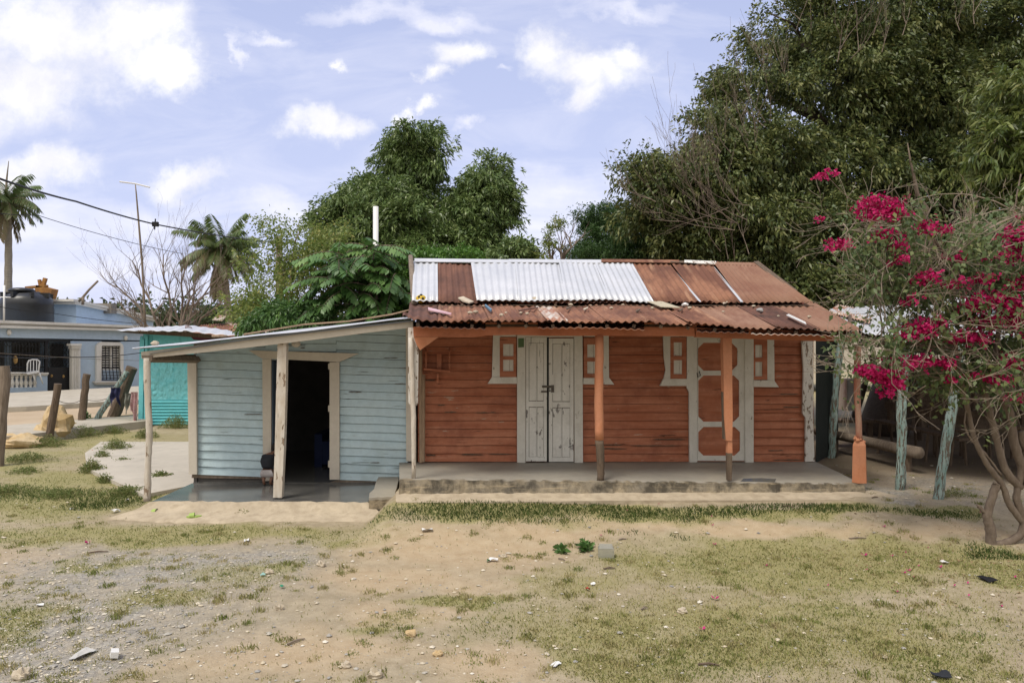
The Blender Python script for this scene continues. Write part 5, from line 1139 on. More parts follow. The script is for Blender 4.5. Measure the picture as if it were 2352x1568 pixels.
c_ = P(504, 777, 12.2); m = MB(); m.tube([c_+Vector((.11*math.cos(k*.63), .11*math.sin(k*.63), .04)) for k in range(11)], .018, 6, False); tag(m.build('hose_coil', M['bamboo'], loc=c_), 'small coil of pale hose on the lean-to roof', 'hose')
# ================================================================== VEGETATION
gb = lambda px, D, z=None: Vector(((px-CX)/F*D, D, gzf((px-CX)/F*D, D) if z is None else z))
# central mango
tree('mango_tree', 'tall dense mango tree behind the roofs with three uneven domes', [
    (945, 325, 24, 62, 42, .9), (925, 375, 24.3, 55, 50, .9), (985, 360, 24, 45, 55, .9), (950, 440, 24.5, 42, 36, .8),
    (1120, 400, 23.5, 38, 42, .8), (1130, 460, 23.5, 46, 55, .9), (1075, 462, 24, 45, 30, .8), (1145, 510, 23.3, 28, 40, .6), (1070, 500, 23.5, 55, 45, 1),
    (835, 455, 24, 55, 45, 1), (900, 460, 23.5, 60, 50, 1), (780, 505, 24.3, 55, 45, 1), (860, 520, 23, 75, 50, 1), (960, 510, 23, 80, 55, 1.1),
    (1000, 575, 22.8, 100, 40, 1), (900, 590, 23, 100, 45, 1), (780, 570, 24, 55, 50, 1), (1080, 560, 23, 60, 45, .9), (1100, 585, 23.5, 40, 25, .6), (1165, 480, 23.2, 14, 35, .3)],
    gb(960, 25), LM['mango'], 640, 22, .20, 9, .175, .050, .85, .38, gap=.36, gs=.75, r0=.35, size=.05, seed=1)
# big dark tree
tree('broad_tree', 'huge dark broadleaf tree filling the upper right behind the orange house', [
    (2000, 60, 21, 190, 110, 2.2), (1830, 90, 21, 110, 90, 1.5), (2200, 60, 21, 170, 120, 2), (2380, 100, 21, 120, 140, 2), (1760, 220, 20.5, 110, 90, 1.5), (1900, 230, 20.5, 130, 100, 1.8),
    (2080, 240, 21, 150, 110, 2), (2260, 240, 22, 130, 110, 2), (1660, 320, 20, 90, 70, 1.3), (1560, 400, 19.8, 90, 55, 1.2), (1470, 410, 19.6, 60, 30, .8), (1760, 370, 20, 130, 90, 1.6), (1920, 400, 20.5, 140, 90, 1.8),
    (2120, 430, 21, 150, 100, 2), (2300, 420, 22, 110, 110, 2), (1620, 480, 19.8, 120, 60, 1.3), (1500, 500, 19.8, 70, 45, .9), (1560, 440, 19.2, 90, 50, 1), (1640, 400, 19.2, 80, 60, 1), (1740, 510, 19.5, 130, 70, 1.5), (1880, 540, 19.5, 120, 80, 1.5), (2050, 580, 20, 130, 80, 1.6),
    (1600, 560, 20, 120, 50, 1.2), (1760, 600, 19.5, 120, 60, 1.3), (1900, 650, 19.3, 90, 55, 1.1), (2230, 580, 21, 130, 90, 1.6), (1960, 130, 20, 120, 90, 1.2), (2330, 650, 21, 90, 70, 1.2), (2130, 680, 21, 100, 50, 1.2)],
    gb(2025, 17.4), LM['big'], 2200, 21, .25, 10, .13, .052, .95, .3, gap=.415, gs=.62, r0=.55, size=.07, seed=3, hub=P(2160, 640, 22.5), fill=.22)
# heavy visible limbs and bare twigs of that tree
bt = bpy.data.objects['broad_tree']
m = MB()
for a, c_, b_, r_ in (((2125, 640, 19.2), (2185, 545, 18.8), (2420, 360, 18.3), .15), ((2155, 600, 19), (2110, 500, 18.8), (2090, 330, 18.6), .13), ((2135, 640, 19.2), (2260, 480, 18.8), (2330, 180, 18.6), .14), ((2190, 580, 19), (2270, 560, 18.8), (2450, 420, 18.3), .10), ((2140, 620, 19), (2040, 590, 18.6), (1930, 480, 18.3), .11)):
    p0, p1, p2 = P(*a), P(*c_), P(*b_); pts = [p0.lerp(p1, t).lerp(p1.lerp(p2, t), t)+Vector((random.gauss(0, .05), 0, random.gauss(0, .05))) for t in np.linspace(0, 1, 9)]
    m.tube(pts, list(np.linspace(r_, r_*.08, 9)), 8)
m.build('limb', M['bark'], bt, smooth=True)
random.seed(11); m = MB()
for a, d, L, n_ in (((1715, 500, 17.8), (-1, 0, .25), 2.6, 12), ((1600, 440, 18), (-.5, 0, .8), 1.6, 9), ((1640, 420, 18.2), (-.2, 0, 1), 1.5, 8), ((1750, 300, 18.3), (-.6, 0, .8), 1.5, 9), ((1800, 180, 19), (-.4, 0, .9), 1.5, 8), ((1870, 60, 19.5), (-.3, 0, 1), 1.6, 7), ((1700, 330, 18.3), (-.5, 0, 1), 1.2, 7), ((1960, 130, 18.3), (.1, 0, 1), 1.6, 6), ((2050, 100, 18.5), (.3, 0, 1), 1.5, 5), ((1690, 600, 17.5), (-.3, -.2, .7), 1.2, 6), ((1540, 480, 18), (-1, 0, .3), 1.2, 6), ((2230, 60, 18.5), (0, 0, 1), 1.4, 4)):
    for k in range(int(n_*.75)):
        v = Vector(d).normalized()+Vector((random.gauss(0, .28), random.gauss(0, .3), random.gauss(0, .28)))
        twigs(m, P(a[0]+random.uniform(-45, 45), a[1]+random.uniform(-30, 30), a[2]), v, L*random.uniform(.5, .9), .011, 2, 3, .45, .5)
m.build('bare_twigs', M['twig'], bt)
# neem at the left of it
tree('feathery_tree', 'lighter green feathery tree peeking out left of the huge dark tree', [(1360, 500, 22, 26, 26, .5), (1420, 510, 22, 50, 35, .8), (1340, 570, 22, 34, 22, .6), (1420, 570, 21.5, 90, 45, 1), (1500, 580, 21.5, 90, 45, 1), (1390, 590, 21, 80, 22, .8)],
     gb(1450, 22.5), LM['neem'], 190, 24, .15, 12, .095, .03, .9, .25, gap=.34, r0=.14, size=.06, seed=4)
# pale green shrubs left of centre
tree('pale_shrub', 'tall loose yellow green shrub around the utility pole', [(650, 600, 17.8, 45, 60, .8), (630, 540, 17.8, 30, 30, .5), (700, 590, 17.5, 55, 70, .9), (730, 640, 17.3, 60, 70, .9), (600, 660, 17.8, 45, 60, .8), (650, 690, 17.3, 80, 50, .9), (760, 540, 17.8, 55, 40, .7), (590, 720, 17.5, 60, 35, .8), (690, 530, 17.8, 15, 30, .3)],
     gb(680, 17), LM['bush'], 190, 12, .20, 8, .085, .042, .95, .1, gap=.43, gs=.9, r0=.06, size=.08, seed=5, bark='twig', cat='shrub', fill=.4)
tree('bright_shrub', 'bright green shrub between the broad leaved sapling and the orange house roof', [(905, 700, 16.8, 40, 50, .6), (920, 640, 16.8, 30, 45, .5), (890, 660, 17.2, 40, 60, .6), (1010, 590, 18, 90, 14, .5)],
     gb(910, 17), leafmat('bright_leaf', [(.045, .11, .015), (.09, .20, .03), (.15, .28, .05)], .4), 120, 20, .13, 9, .085, .045, .9, .2, r0=.04, size=.05, seed=6, bark='twig', cat='shrub', gap=.3)
tree('leafy_shrub', 'low green shrub right behind the lean-to roof', [(650, 725, 16.3, 45, 28, .4), (700, 735, 16.2, 45, 22, .4), (600, 748, 16.4, 35, 15, .4), (760, 728, 16.3, 40, 24, .4)],
     gb(680, 16.4), LM['pinn'], 70, 18, .10, 9, .11, .035, .9, .35, r0=.03, size=.05, seed=8, bark='twig', cat='shrub', gap=.3)
tree('young_tree', 'small green treetop just above the ridge left of the dead snag', [(1180, 578, 20, 36, 20, .4), (1160, 590, 20, 30, 14, .4), (1205, 595, 20, 22, 12, .3)], gb(1180, 20), LM['mango'], 50, 14, .13, 8, .13, .05, .9, .3, r0=.05, size=.05, seed=9)
tree('sparse_shrub', 'thin twiggy green shoots above the ridge by the dead snag', [(1275, 515, 19.5, 14, 14, .2), (1262, 560, 19.5, 10, 26, .2), (1245, 590, 19.5, 14, 10, .2)], gb(1265, 19.5), LM['bush'], 24, 7, .08, 8, .075, .03, .9, .2, r0=.03, size=.04, seed=10, bark='twig', cat='shrub')
# pinnate sapling with big drooping fronds
def frond(mb_t, a, d, L, nl, ll, lw, droop, V, T, tint, hang=.5):
    a = Vector(a); d = Vector(d).normalized(); pts = [a]; p = a.copy(); st = 14
    for i in range(st):
        d = (d+Vector((0, 0, -droop/st))).normalized(); p = p+d*L/st; pts.append(p.copy())
    mb_t.tube(pts, list(np.linspace(.012, .003, len(pts))), 4, False)
    for k in range(nl):
        t = .12+.88*k/(nl-1); i = min(int(t*st), st-1); c_ = pts[i].lerp(pts[i+1], t*st-i); ax = (pts[i+1]-pts[i]).normalized()
        side = ax.cross(Vector((0, 0, 1))); side = side.normalized() if side.length > .05 else Vector((1, 0, 0))
        sc_ = ll*(.6+.55*math.sin(math.pi*min(t*.9+.05, 1)))
        for s_ in (-1, 1):
            dd = (side*s_+ax*.45+Vector((0, 0, -hang))+Vector((random.gauss(0, .1), random.gauss(0, .1), random.gauss(0, .1)))).normalized()
            wv_ = ax.cross(dd).cross(dd).normalized() if False else (ax-dd*ax.dot(dd)).normalized()
            V.append([c_, c_+dd*sc_*.5+wv_*lw/2, c_+dd*sc_+Vector((0, 0, -sc_*.15)), c_+dd*sc_*.5-wv_*lw/2]); T.append(min(1, max(0, tint+random.gauss(0, .15))))
random.seed(5)
pb_ = gb(850, 16.4); t = thing('broadleaf_sapling', 'sapling with long drooping fronds of broad leaflets behind the lean-to', 'tree', pb_)
V4 = []; T4 = []; m = MB(); tp_ = P(850, 600, 16.4); limb(m, pb_, P(852, 660, 16.4), .07, .05, 5, .02)
stems = [(852, 585), (810, 610), (885, 600), (830, 660), (870, 680), (785, 600), (905, 640), (790, 660), (800, 710), (850, 720)]
for sx, sy in stems: limb(m, P(852, 760, 16.4), P(sx, sy, 16.4+random.uniform(-.4, .4)), .035, .02, 4, .04)
for k in range(135):
    sx, sy = random.choice(stems); an_ = random.uniform(0, 6.283); up = random.uniform(-.1, .9)
    frond(m, P(sx+random.uniform(-12, 12), sy+random.uniform(-20, 50), 16.4+random.uniform(-.4, .4)), (math.cos(an_), math.sin(an_)*.8, up), random.uniform(.7, 1.15), 12, .23, .10, 1.1, V4, T4, .35+.4*random.random()*(up > .3)+.1, .55)
m.build('stem', M['bark'], t); quads('crown', np.array([[list(p) for p in q_] for q_ in V4]), np.array(T4), LM['pinn'], t)
# palms
def palm(base, top, tr, label, n, L, seed, tintlo=.2, dead=8):
    random.seed(seed); b_ = Vector(base); tp = Vector(top); t = thing('palm_tree', label, 'palm', b_); m = MB(); pts = []; rr = []
    for k in range(25):
        u = k/24; pts.append(b_.lerp(tp, u)+Vector((.15*math.sin(u*2.5), 0, 0))); rr.append(tr*(1.25-.45*u)*(1.05 if k % 2 else .97))
    m.tube(pts, rr, 10); m.build('trunk', M['palmtrunk'], t); V = []; T = []; m = MB()
    for k in range(n):
        an_ = k*2.399; f_ = k/n; el = 1.35-2.0*f_+random.gauss(0, .08); tint = .85-.5*f_+random.gauss(0, .05)
        if k > n-dead: el = -1.0-random.random()*.4; tint = .05+.15*random.random()
        d = (math.cos(an_)*math.cos(el), math.sin(an_)*math.cos(el), math.sin(el)); Lk = L*random.uniform(.85, 1.1)
        frond(m, tp, d, Lk, 46, L*.24, L*.030, 1.25, V, T, tint, .9)
    m.build('midrib', M['bamboo'], t); quads('fronds', np.array([[list(p) for p in q_] for q_ in V]), np.array(T), LM['palm'], t)
    m = MB()
    for k in range(9): m.ball(tp+Vector((random.gauss(0, L*.05), random.gauss(0, L*.05), -L*.07)), L*.035, 8, 6)
    m.build('coconut', M['bamboo'], t, smooth=True)
palm(gb(533, 60), P(507, 575, 60), .28, 'coconut palm with drooping brown lower fronds beyond the lean-to', 42, 3.6, 21, dead=8)
palm(gb(9, 36), P(14, 462, 36), .17, 'royal palm cut by the left edge with fronds hanging over the power cable', 26, 1.9, 22, dead=5)
m = MB(); m.tube([P(14, 470, 36), P(15, 415, 36), P(20, 370, 36)], [.09, .05, .015], 6); m.build('spear_leaf', M['palmtrunk'], bpy.data.objects['palm_tree.001'])
# bare trees
def bare(base, label, starts, seed, r=.13, name='bare_tree', depth=3):
    random.seed(seed); b_ = Vector(base); t = thing(name, label, 'bare tree', b_); m = MB()
    for (mx, my, tx, ty, D, L) in starts:
        p0 = b_; p1 = P(mx, my, D); p2 = P(tx, ty, D); pts = [p0.lerp(p1, u).lerp(p1.lerp(p2, u), u)+Vector((random.gauss(0, .04), random.gauss(0, .1), random.gauss(0, .04))) for u in np.linspace(0, 1, 9)]
        rr = list(np.linspace(r, r*.3, 9)); m.tube(pts, rr, 7)
        for k in range(3, 9):
            for q_ in range(2):
                v = (pts[k]-pts[k-1]).normalized()+Vector((random.gauss(0, .7), random.gauss(0, .5), random.gauss(.35, .35)))
                twigs(m, pts[k], v, L*random.uniform(.5, 1), rr[k]*.6, depth-1, 3, .4, .55)
    m.build('branches', M['twig'], t); return t
bare(gb(400, 31), 'leafless grey tree spreading beside the bamboo mast', [(350, 700, 250, 650, 31, 1.6), (360, 690, 300, 600, 31, 1.6), (390, 680, 370, 590, 31, 1.6), (410, 690, 430, 600, 31, 1.6), (420, 700, 500, 640, 31, 1.8), (430, 710, 540, 690, 31, 1.4), (340, 730, 270, 700, 31, 1.2), (400, 700, 460, 660, 30, 1.5)], 31, .075)
bare(gb(1275, 20), 'broken dead snag above the ridge beside the dark tree', [(1282, 600, 1290, 560, 20, .7), (1290, 590, 1310, 545, 20, .7), (1270, 600, 1262, 560, 20, .5)], 32, .08, 'dead_snag', 2)
# far treeline (reads as one mass)
c, d, _ = crown_pts([(x, 735+random.uniform(-4, 4), 75, 60, random.uniform(16, 26), 3) for x in range(200, 760, 45)]+[(x, 740, 75, 80, 30, 3) for x in range(-900, 200, 90)]+[(x, 730, 60, 90, 60, 3) for x in range(1500, 3300, 110)], 900, 12, .6, seed=2)
q_, tt = sprigs(c, d, 5, .7, .3, 1, .2, .3); tag(quads('treeline', q_, tt, LM['far'], loc=(0, 75, 0)), kind='stuff')
# near mango at the right edge
tree('near_mango', 'lighter green mango branches with long hanging leaves at the right edge', [(2330, 230, 12, 60, 60, .6), (2300, 320, 12, 60, 45, .5), (2350, 400, 12, 70, 70, .6), (2290, 360, 12, 45, 35, .5), (2340, 470, 12, 45, 55, .5), (2400, 300, 12, 60, 120, .7), (2350, 560, 12.2, 40, 40, .5), (2410, 500, 12.2, 60, 120, .6)],
     gb(2640, 12.3), LM['mangoR'], 170, 9, .16, 11, .155, .042, 1.0, .4, r0=.16, size=.025, seed=12, hub=P(2560, 420, 12.2), bend=.35)
tree('shade_tree', 'dark green bushes filling the gap under the huge tree above the shelter roof', [(1850, 680, 18.6, 60, 50, .7), (1950, 700, 18.5, 70, 40, .7), (2050, 690, 19.5, 90, 50, .8), (2250, 720, 19.5, 150, 60, .9), (2100, 740, 19.6, 100, 40, .8)],
     gb(1960, 20.5), LM['big'], 260, 18, .2, 8, .14, .06, .9, .35, r0=.1, size=.06, seed=14, gap=.36, cat='shrub')
m = MB(); 
for x0, x1, y0, D, mt in ((1690, 2000, 640, 34, 'mld'),): m.box(P(1850, 720, 34)+Vector((0, 0, -.9)), (7, 4, 3.4))
fh = thing('far_house', 'pale building glimpsed through the gap in the dark foliage', 'house', gb(1850, 34)); m.build('wall', M['cream'], fh); m = MB(); m.box(P(1850, 720, 34)+Vector((0, 0, .95)), (7.6, 4.6, .2)); m.build('roof', M['rust3'], fh)
# bougainvillea: trunk stems, twigs, leaves, bracts
random.seed(41); D = 8.9; bb = G(2285, 1250); bo = thing('bougainvillea', 'bougainvillea with magenta blossoms and crooked grey stems in the right foreground', 'bougainvillea', bb)
m = MB()
def path(pts, r0, r1, Ds=None):
    Pp = [P(x, y, D+(Ds[i] if Ds else 0)) for i, (x, y) in enumerate(pts)]; out = []; rr = []; n_ = len(Pp)
    for i in range(n_-1):
        pa = Pp[max(i-1, 0)]; pb2 = Pp[i]; pc = Pp[i+1]; pd = Pp[min(i+2, n_-1)]
        for k in range(6):
            t = k/6; q = .5*((2*pb2)+(pc-pa)*t+(2*pa-5*pb2+4*pc-pd)*t*t+(-pa+3*pb2-3*pc+pd)*t**3); out.append(q+Vector((random.gauss(0, .003), 0, random.gauss(0, .003)))); u = (i+t)/(n_-1); rr.append((r0+(r1-r0)*u)*(1+random.gauss(0, .05)))
    out.append(Pp[-1]); rr.append(r1); m.tube(out, rr, 9); return out
S = []
S.append(path([(2277, 1255), (2275, 1215), (2268, 1180), (2283, 1130), (2290, 1110)], .062, .042))
S.append(path([(2262, 1178), (2250, 1165), (2244, 1160)], .03, .012))
S.append(path([(2285, 1252), (2315, 1245), (2345, 1225), (2350, 1190), (2335, 1140), (2345, 1080), (2330, 1010)], .05, .04))
S.append(path([(2350, 1200), (2320, 1160), (2300, 1110), (2270, 1070), (2240, 1010), (2225, 950), (2210, 880), (2195, 800), (2150, 700)], .04, .02, [0, 0, 0, 0, 0, 0, -.1, -.2, -.3]))
S.append(path([(2345, 1120), (2310, 1080), (2290, 1010), (2270, 930), (2250, 860), (2235, 780), (2240, 690)], .05, .022))
S.append(path([(2400, 1200), (2360, 1100), (2330, 1020), (2320, 950), (2295, 890), (2290, 800), (2300, 700), (2290, 600)], .065, .020, [.0]*8))
S.append(path([(2300, 1090), (2262, 1040), (2232, 1010), (2216, 975), (2222, 935), (2235, 920)], .014, .007))
S.append(path([(2380, 1060), (2352, 1020), (2345, 990)], .05, .04)); S.append(path([(2360, 1000), (2380, 900), (2390, 800)], .04, .02))
S.append(path([(2240, 690), (2180, 600), (2120, 520), (2060, 480), (1990, 470)], .022, .007, [0, -.1, -.2, -.2, -.2]))
S.append(path([(2240, 750), (2160, 720), (2080, 700), (2000, 640)], .02, .006)); S.append(path([(2290, 700), (2270, 600), (2200, 540)], .022, .008)); S.append(path([(2290, 650), (2320, 540), (2350, 480)], .022, .008))
S.append(path([(2210, 880), (2130, 860), (2060, 830), (1990, 845)], .014, .005, [-.2]*4)); S.append(path([(2200, 800), (2100, 790), (2010, 780), (1950, 800), (1925, 795)], .015, .004, [-.2]*5))
S.append(path([(2000, 475), (1950, 455), (1900, 405)], .006, .003)); S.append(path([(2240, 600), (2215, 520), (2190, 470), (2210, 440)], .012, .008)); S.append(path([(2300, 600), (2330, 480), (2345, 400)], .012, .008))
m.build('trunk', M['bark'], bo, smooth=True); m = MB(); ends = []
BL = [(2100, 520, 70, 45), (2000, 560, 60, 50), (2150, 620, 110, 60), (2050, 660, 70, 50), (2200, 700, 110, 70), (2300, 650, 90, 80), (2100, 770, 80, 50), (2010, 790, 60, 30), (2250, 800, 120, 60), (2330, 760, 80, 90), (2170, 870, 80, 35), (2020, 850, 60, 28), (2300, 870, 80, 35), (2320, 540, 70, 60), (2230, 560, 70, 50), (1960, 510, 40, 22), (2350, 920, 30, 30)]
for b_ in BL:
    for k in range(int(b_[2]*b_[3]/420)+3):
        a = P(b_[0]+random.gauss(0, .55)*b_[2], b_[1]+random.gauss(0, .55)*b_[3], D+random.uniform(-.7, .7)); v = Vector((random.gauss(-.15, .8), random.gauss(0, .6), random.gauss(.1, .5)))
        p_ = twigs(m, a, v, random.uniform(.3, .6), .007, 2, 3, .05, .7, 4); ends += p_[1:]
for k in range(44):
    b_ = random.choice(BL[:14]); s0 = random.choice([S[3], S[4], S[5], S[9][:12], S[10], S[11], S[12]]); a0 = random.choice(s0[-max(3, len(s0)//5):]); e0 = P(b_[0]+random.gauss(0, .8)*b_[2], b_[1]+random.gauss(0, .8)*b_[3], D+random.uniform(-.5, .4))
    md = a0.lerp(e0, .5)+Vector((random.gauss(0, .12), random.gauss(0, .1), random.uniform(.05, .35)))
    m.tube([a0.lerp(md, t).lerp(md.lerp(e0, t), t)+Vector((random.gauss(0, .006), 0, random.gauss(0, .006))) for t in np.linspace(0, 1, 9)], list(np.linspace(.010, .004, 9)), 5, False)
m.build('twigs', M['paletwig'], bo)
c = np.array([list(p) for p in ends]); k_ = RNG.integers(0, len(c), 1900); cc = c[k_]+RNG.normal(size=(1900, 3))*np.array([.09, .09, .07])
C2 = []
for b_ in BL+[(1935, 805, 18, 14), (2010, 470, 40, 10), (1990, 590, 40, 30)]:
    n_ = int(b_[2]*b_[3]/17); u = RNG.normal(size=(n_, 3))*.5; ctr = np.array(P(b_[0], b_[1], D)); C2.append(ctr+u*np.array([b_[2]*D/F, .55, b_[3]*D/F]))
cc = np.concatenate([cc]+C2); g_ = fbm(cc[:, 0]*2.6, cc[:, 1]*1.5, cc[:, 2]*2.6, s=90, o=2) > .45; cc = cc[g_]
dd = unit(rnd_unit(len(cc))+np.array([0, -.3, -.25])); qd, tt = sprigs(cc, dd, 3, .064, .046, .9, .2, .05, bend=.2); quads('leaves', qd, tt, LM['boug'], bo)
FL = [(1995, 470, 22, 14, 26), (2040, 480, 26, 18, 60), (2010, 495, 20, 10, 26), (2060, 495, 12, 8, 14), (1886, 405, 6, 6, 6), (1912, 400, 3, 3, 3), (1930, 560, 16, 9, 18), (1873, 508, 3, 2, 2), (2030, 540, 26, 10, 22), (2060, 560, 14, 14, 18), (2130, 520, 14, 9, 12), (2160, 530, 10, 8, 8), (2345, 560, 18, 30, 70), (2330, 540, 14, 14, 20),
      (2120, 640, 22, 10, 30), (2090, 690, 12, 8, 10), (2190, 650, 14, 9, 14), (2250, 700, 38, 14, 60), (2300, 690, 34, 18, 70), (2330, 720, 30, 26, 70), (2120, 755, 30, 16, 70), (2090, 765, 18, 12, 30), (2150, 740, 14, 10, 18), (2270, 740, 26, 12, 40), (2200, 770, 26, 9, 24), (2240, 780, 18, 10, 22),
      (1990, 850, 14, 8, 26), (2030, 862, 22, 10, 50), (2050, 880, 14, 10, 26), (2035, 905, 5, 4, 5), (2070, 830, 12, 10, 14), (2120, 830, 20, 10, 22), (2170, 835, 16, 8, 16), (2290, 870, 24, 8, 26), (2320, 830, 24, 14, 26), (2260, 640, 14, 9, 14), (2200, 590, 10, 8, 8), (2060, 600, 10, 8, 8), (2300, 590, 12, 8, 10), (2340, 650, 14, 14, 26), (2180, 870, 6, 5, 5), (2235, 860, 6, 5, 5), (2340, 910, 10, 6, 6)]
V = []
for x, y, rx, ry, n_ in FL:
    ctr = np.array(P(x, y, D-.35)); V.append(ctr+RNG.normal(size=(int(n_*2.1), 3))*np.array([rx*.55*D/F, .10, ry*.6*D/F]))
cc = np.concatenate(V); dd = unit(rnd_unit(len(cc))+np.array([0, -.4, 0])); qd, tt = sprigs(cc, dd, 5, .040, .038, .85, .0, .018, bend=.1); quads('blossom', qd, tt, LM['petal'], bo)

# ================================================================== ground cover
def blades(n, x0, x1, y0, y1, wfn, hlo, hhi, wd, name, label=None, tintf=None, lean=.35, mat='grass'):
    x, y = gsample(n, x0, x1, y0, y1, wfn); k = offhouse(x, y); x = x[k]; y = y[k]; n_ = len(x)
    z = gz(x, y); h = hlo+(hhi-hlo)*RNG.random(n_)**1.5; an_ = RNG.random(n_)*6.283; le = (RNG.random(n_)*lean+.05)*h
    dx = np.cos(an_); dy = np.sin(an_); b0 = np.stack([x, y, z-.005], 1); sd = np.stack([-dy, dx, 0*dx], 1)*wd*(.6+.8*RNG.random(n_))[:, None]/2
    tp = b0+np.stack([dx*le*2.2, dy*le*2.2, h], 1); md = b0+np.stack([dx*le*.6, dy*le*.6, h*.6], 1)
    q_ = np.stack([b0-sd, b0+sd, md+sd*.8, tp, md-sd*.8], 1)
    t_ = tintf(x, y) if tintf else RNG.random(n_); o = quads(name, q_, np.clip(t_+RNG.normal(size=n_)*.16, 0, 1), LM[mat], loc=(0, 8, 0), nper=5); tag(o, kind='stuff'); return o
dry = lambda x, y: .38+.75*(fbm(x*1.3, y*1.3, s=15)-.42)+.25*(fbm(x*6, y*6, s=16)-.5)+.16*np.clip((y-9.3)/.5, -1, 0)*-1*(x > 0)
blades(600000, -.78, .80, 5.0, 20.0, lambda x, y: wgrass(x, y)**1.1*.8+.015, .010, .032, .007, 'grass', tintf=dry)
# lush strip beside the aprons and weeds at left
LS = [(1120, 1180, 240, 22, 1.25), (1480, 1174, 420, 15, 1.25), (1850, 1168, 240, 11, 1.2), (2150, 1175, 85, 12, 1), (925, 1130, 25, 8, 1.2), (120, 1135, 250, 16, .85), (560, 1192, 300, 5, .8), (250, 1150, 90, 18, 1.2), (2280, 1275, 90, 25, .8), (2300, 1320, 70, 40, .5), (1550, 1225, 40, 8, .6), (1430, 1220, 50, 8, .6)]
blades(300000, -.78, .80, 8.3, 15.5, lambda x, y: np.clip(mask(x, y, LS, .15, 7)-.35, 0, 1)*1.2, .015, .055, .0065, 'tall_grass', mat='lush', tintf=lambda x, y: .12+.5*(fbm(x*2, y*2, s=17)-.3))
# tufts
tx, ty = gsample(1700, -.75, .75, 5.2, 12.5, lambda x, y: np.clip(mask(x, y, GR+GV, .4, 4), 0, .75)+.12); k = offhouse(tx, ty); tx = tx[k]; ty = ty[k]
per = 46; X_ = np.repeat(tx, per)+RNG.normal(size=len(tx)*per)*.035; Y_ = np.repeat(ty, per)+RNG.normal(size=len(tx)*per)*.035; n_ = len(X_)
an_ = RNG.random(n_)*6.283; h = np.repeat(.012+.038*RNG.random(len(tx))**2, per)*(.4+.8*RNG.random(n_)); le = h*.9*RNG.random(n_); dx = np.cos(an_); dy = np.sin(an_)
b0 = np.stack([X_, Y_, gz(X_, Y_)-.004], 1); sd = np.stack([-dy, dx, 0*dx], 1)*.0038; tp = b0+np.stack([dx*le, dy*le, h], 1); md = b0+np.stack([dx*le*.35, dy*le*.35, h*.6], 1)
tag(quads('grass_tufts', np.stack([b0-sd, b0+sd, md+sd*.8, tp, md-sd*.8], 1), np.clip(np.repeat(RNG.random(len(tx))*.6+.28, per)+RNG.normal(size=n_)*.12, 0, 1), LM['grass'], loc=(0, 8, 0), nper=5), kind='stuff')
# leafy weeds: clumps on the left, each a plant
def weed(x, y, w_, h, n_, label, group='weeds around the concrete yard', mat='weed', D=None, L=.04, W=.018):
    c_ = G(x, y, .0); c_.z = gzf(c_.x, c_.y); r_ = w_*c_.y/F
    a = RNG.normal(size=(n_, 3))*.42; a[:, 2] = np.abs(RNG.random(n_)); fall = np.clip(1-.75*np.hypot(a[:, 0], a[:, 1]), .15, 1)
    p_ = np.array(c_)+a*np.array([r_, r_*.8, 0]); p_[:, 2] += a[:, 2]*h*fall; d_ = unit(np.stack([a[:, 0], a[:, 1], .9+0*a[:, 0]], 1)+.5*rnd_unit(n_))
    q_, tt = sprigs(p_, d_, 4, L, W, .9, .0, .02)
    stems_ = [];
    k = RNG.random(n_) < .3; e = p_[k]; g0 = np.array(c_)+(e-np.array(c_))*np.array([.7, .7, 0]); s_ = np.array([.003, 0, 0])
    sq = np.stack([g0-s_, g0+s_, e+s_, e-s_], 1); q_ = np.concatenate([q_, sq]); tt = np.concatenate([tt, np.full(len(sq), .9)])
    tag(quads('weed_clump', q_, tt, LM[mat], loc=tuple(c_)), label, 'weed', group)
weed(402, 992, 34, .42, 420, 'bushy weed growing against the turquoise corrugated skirt')
weed(335, 1012, 26, .3, 260, 'weed clump beside the crooked white corner post')
weed(265, 1036, 34, .26, 300, 'round weed alone in the middle of the concrete yard')
weed(212, 1085, 30, .28, 300, 'weed mound at the lower edge of the concrete yard')
weed(235, 1055, 20, .2, 120, 'small weed just above the lower weed mound')
weed(150, 1000, 38, .32, 300, 'weeds at the foot of the yellow limestone rock')
weed(190, 1010, 50, .30, 420, 'wide weed patch between the rock and the concrete yard')
weed(110, 1030, 50, .28, 380, 'weed patch in front of the short dark post')
weed(260, 1003, 34, .22, 240, 'weeds in front of the leaning posts')
weed(240, 1108, 20, .16, 120, 'low weed near the left edge of the lower concrete')
weed(60, 1060, 60, .18, 320, 'flat weed patch on the far left'); weed(20, 1130, 70, .11, 300, 'dense weeds at the left edge'); weed(140, 1140, 70, .10, 280, 'dense weeds left of the porch corner post'); weed(290, 1135, 50, .14, 300, 'weeds heaped around the foot of the white corner post')
weed(370, 1100, 30, .12, 160, 'creeping weed along the edge of the lean-to porch', L=.05, W=.03); weed(282, 1062, 20, .08, 80, 'dry weed tuft on the concrete yard'); weed(60, 1085, 40, .1, 160, 'thin weeds beside the gravel on the left')
weed(340, 975, 22, .3, 160, 'weed behind the white post near the street kerb'); weed(197, 985, 14, .4, 50, 'broad leaved sprout at the foot of the upright fence post', L=.12, W=.06, mat='pinn'); weed(2190, 1172, 60, .07, 240, 'flattened grass mound at the foot of the front teal post', mat='weed', L=.03, W=.008, group='x')
bpy.data.objects['weed_clump.019']['category'] = 'grass'
weed(560, 1184, 26, .06, 120, 'low green weed at the edge of the sandy step', L=.03, W=.02); weed(1240, 1140, 30, .03, 60, 'fallen green leaves on the cement apron', 'x', 'pinn', L=.09, W=.045); weed(1350, 1262, 14, .07, 16, 'green sprig of leaves behind the clear plastic box', 'x', 'pinn', L=.11, W=.05); weed(1290, 1266, 10, .03, 6, 'flattened pale green leaves left of the clear plastic box', 'x', 'pinn', L=.11, W=.06)
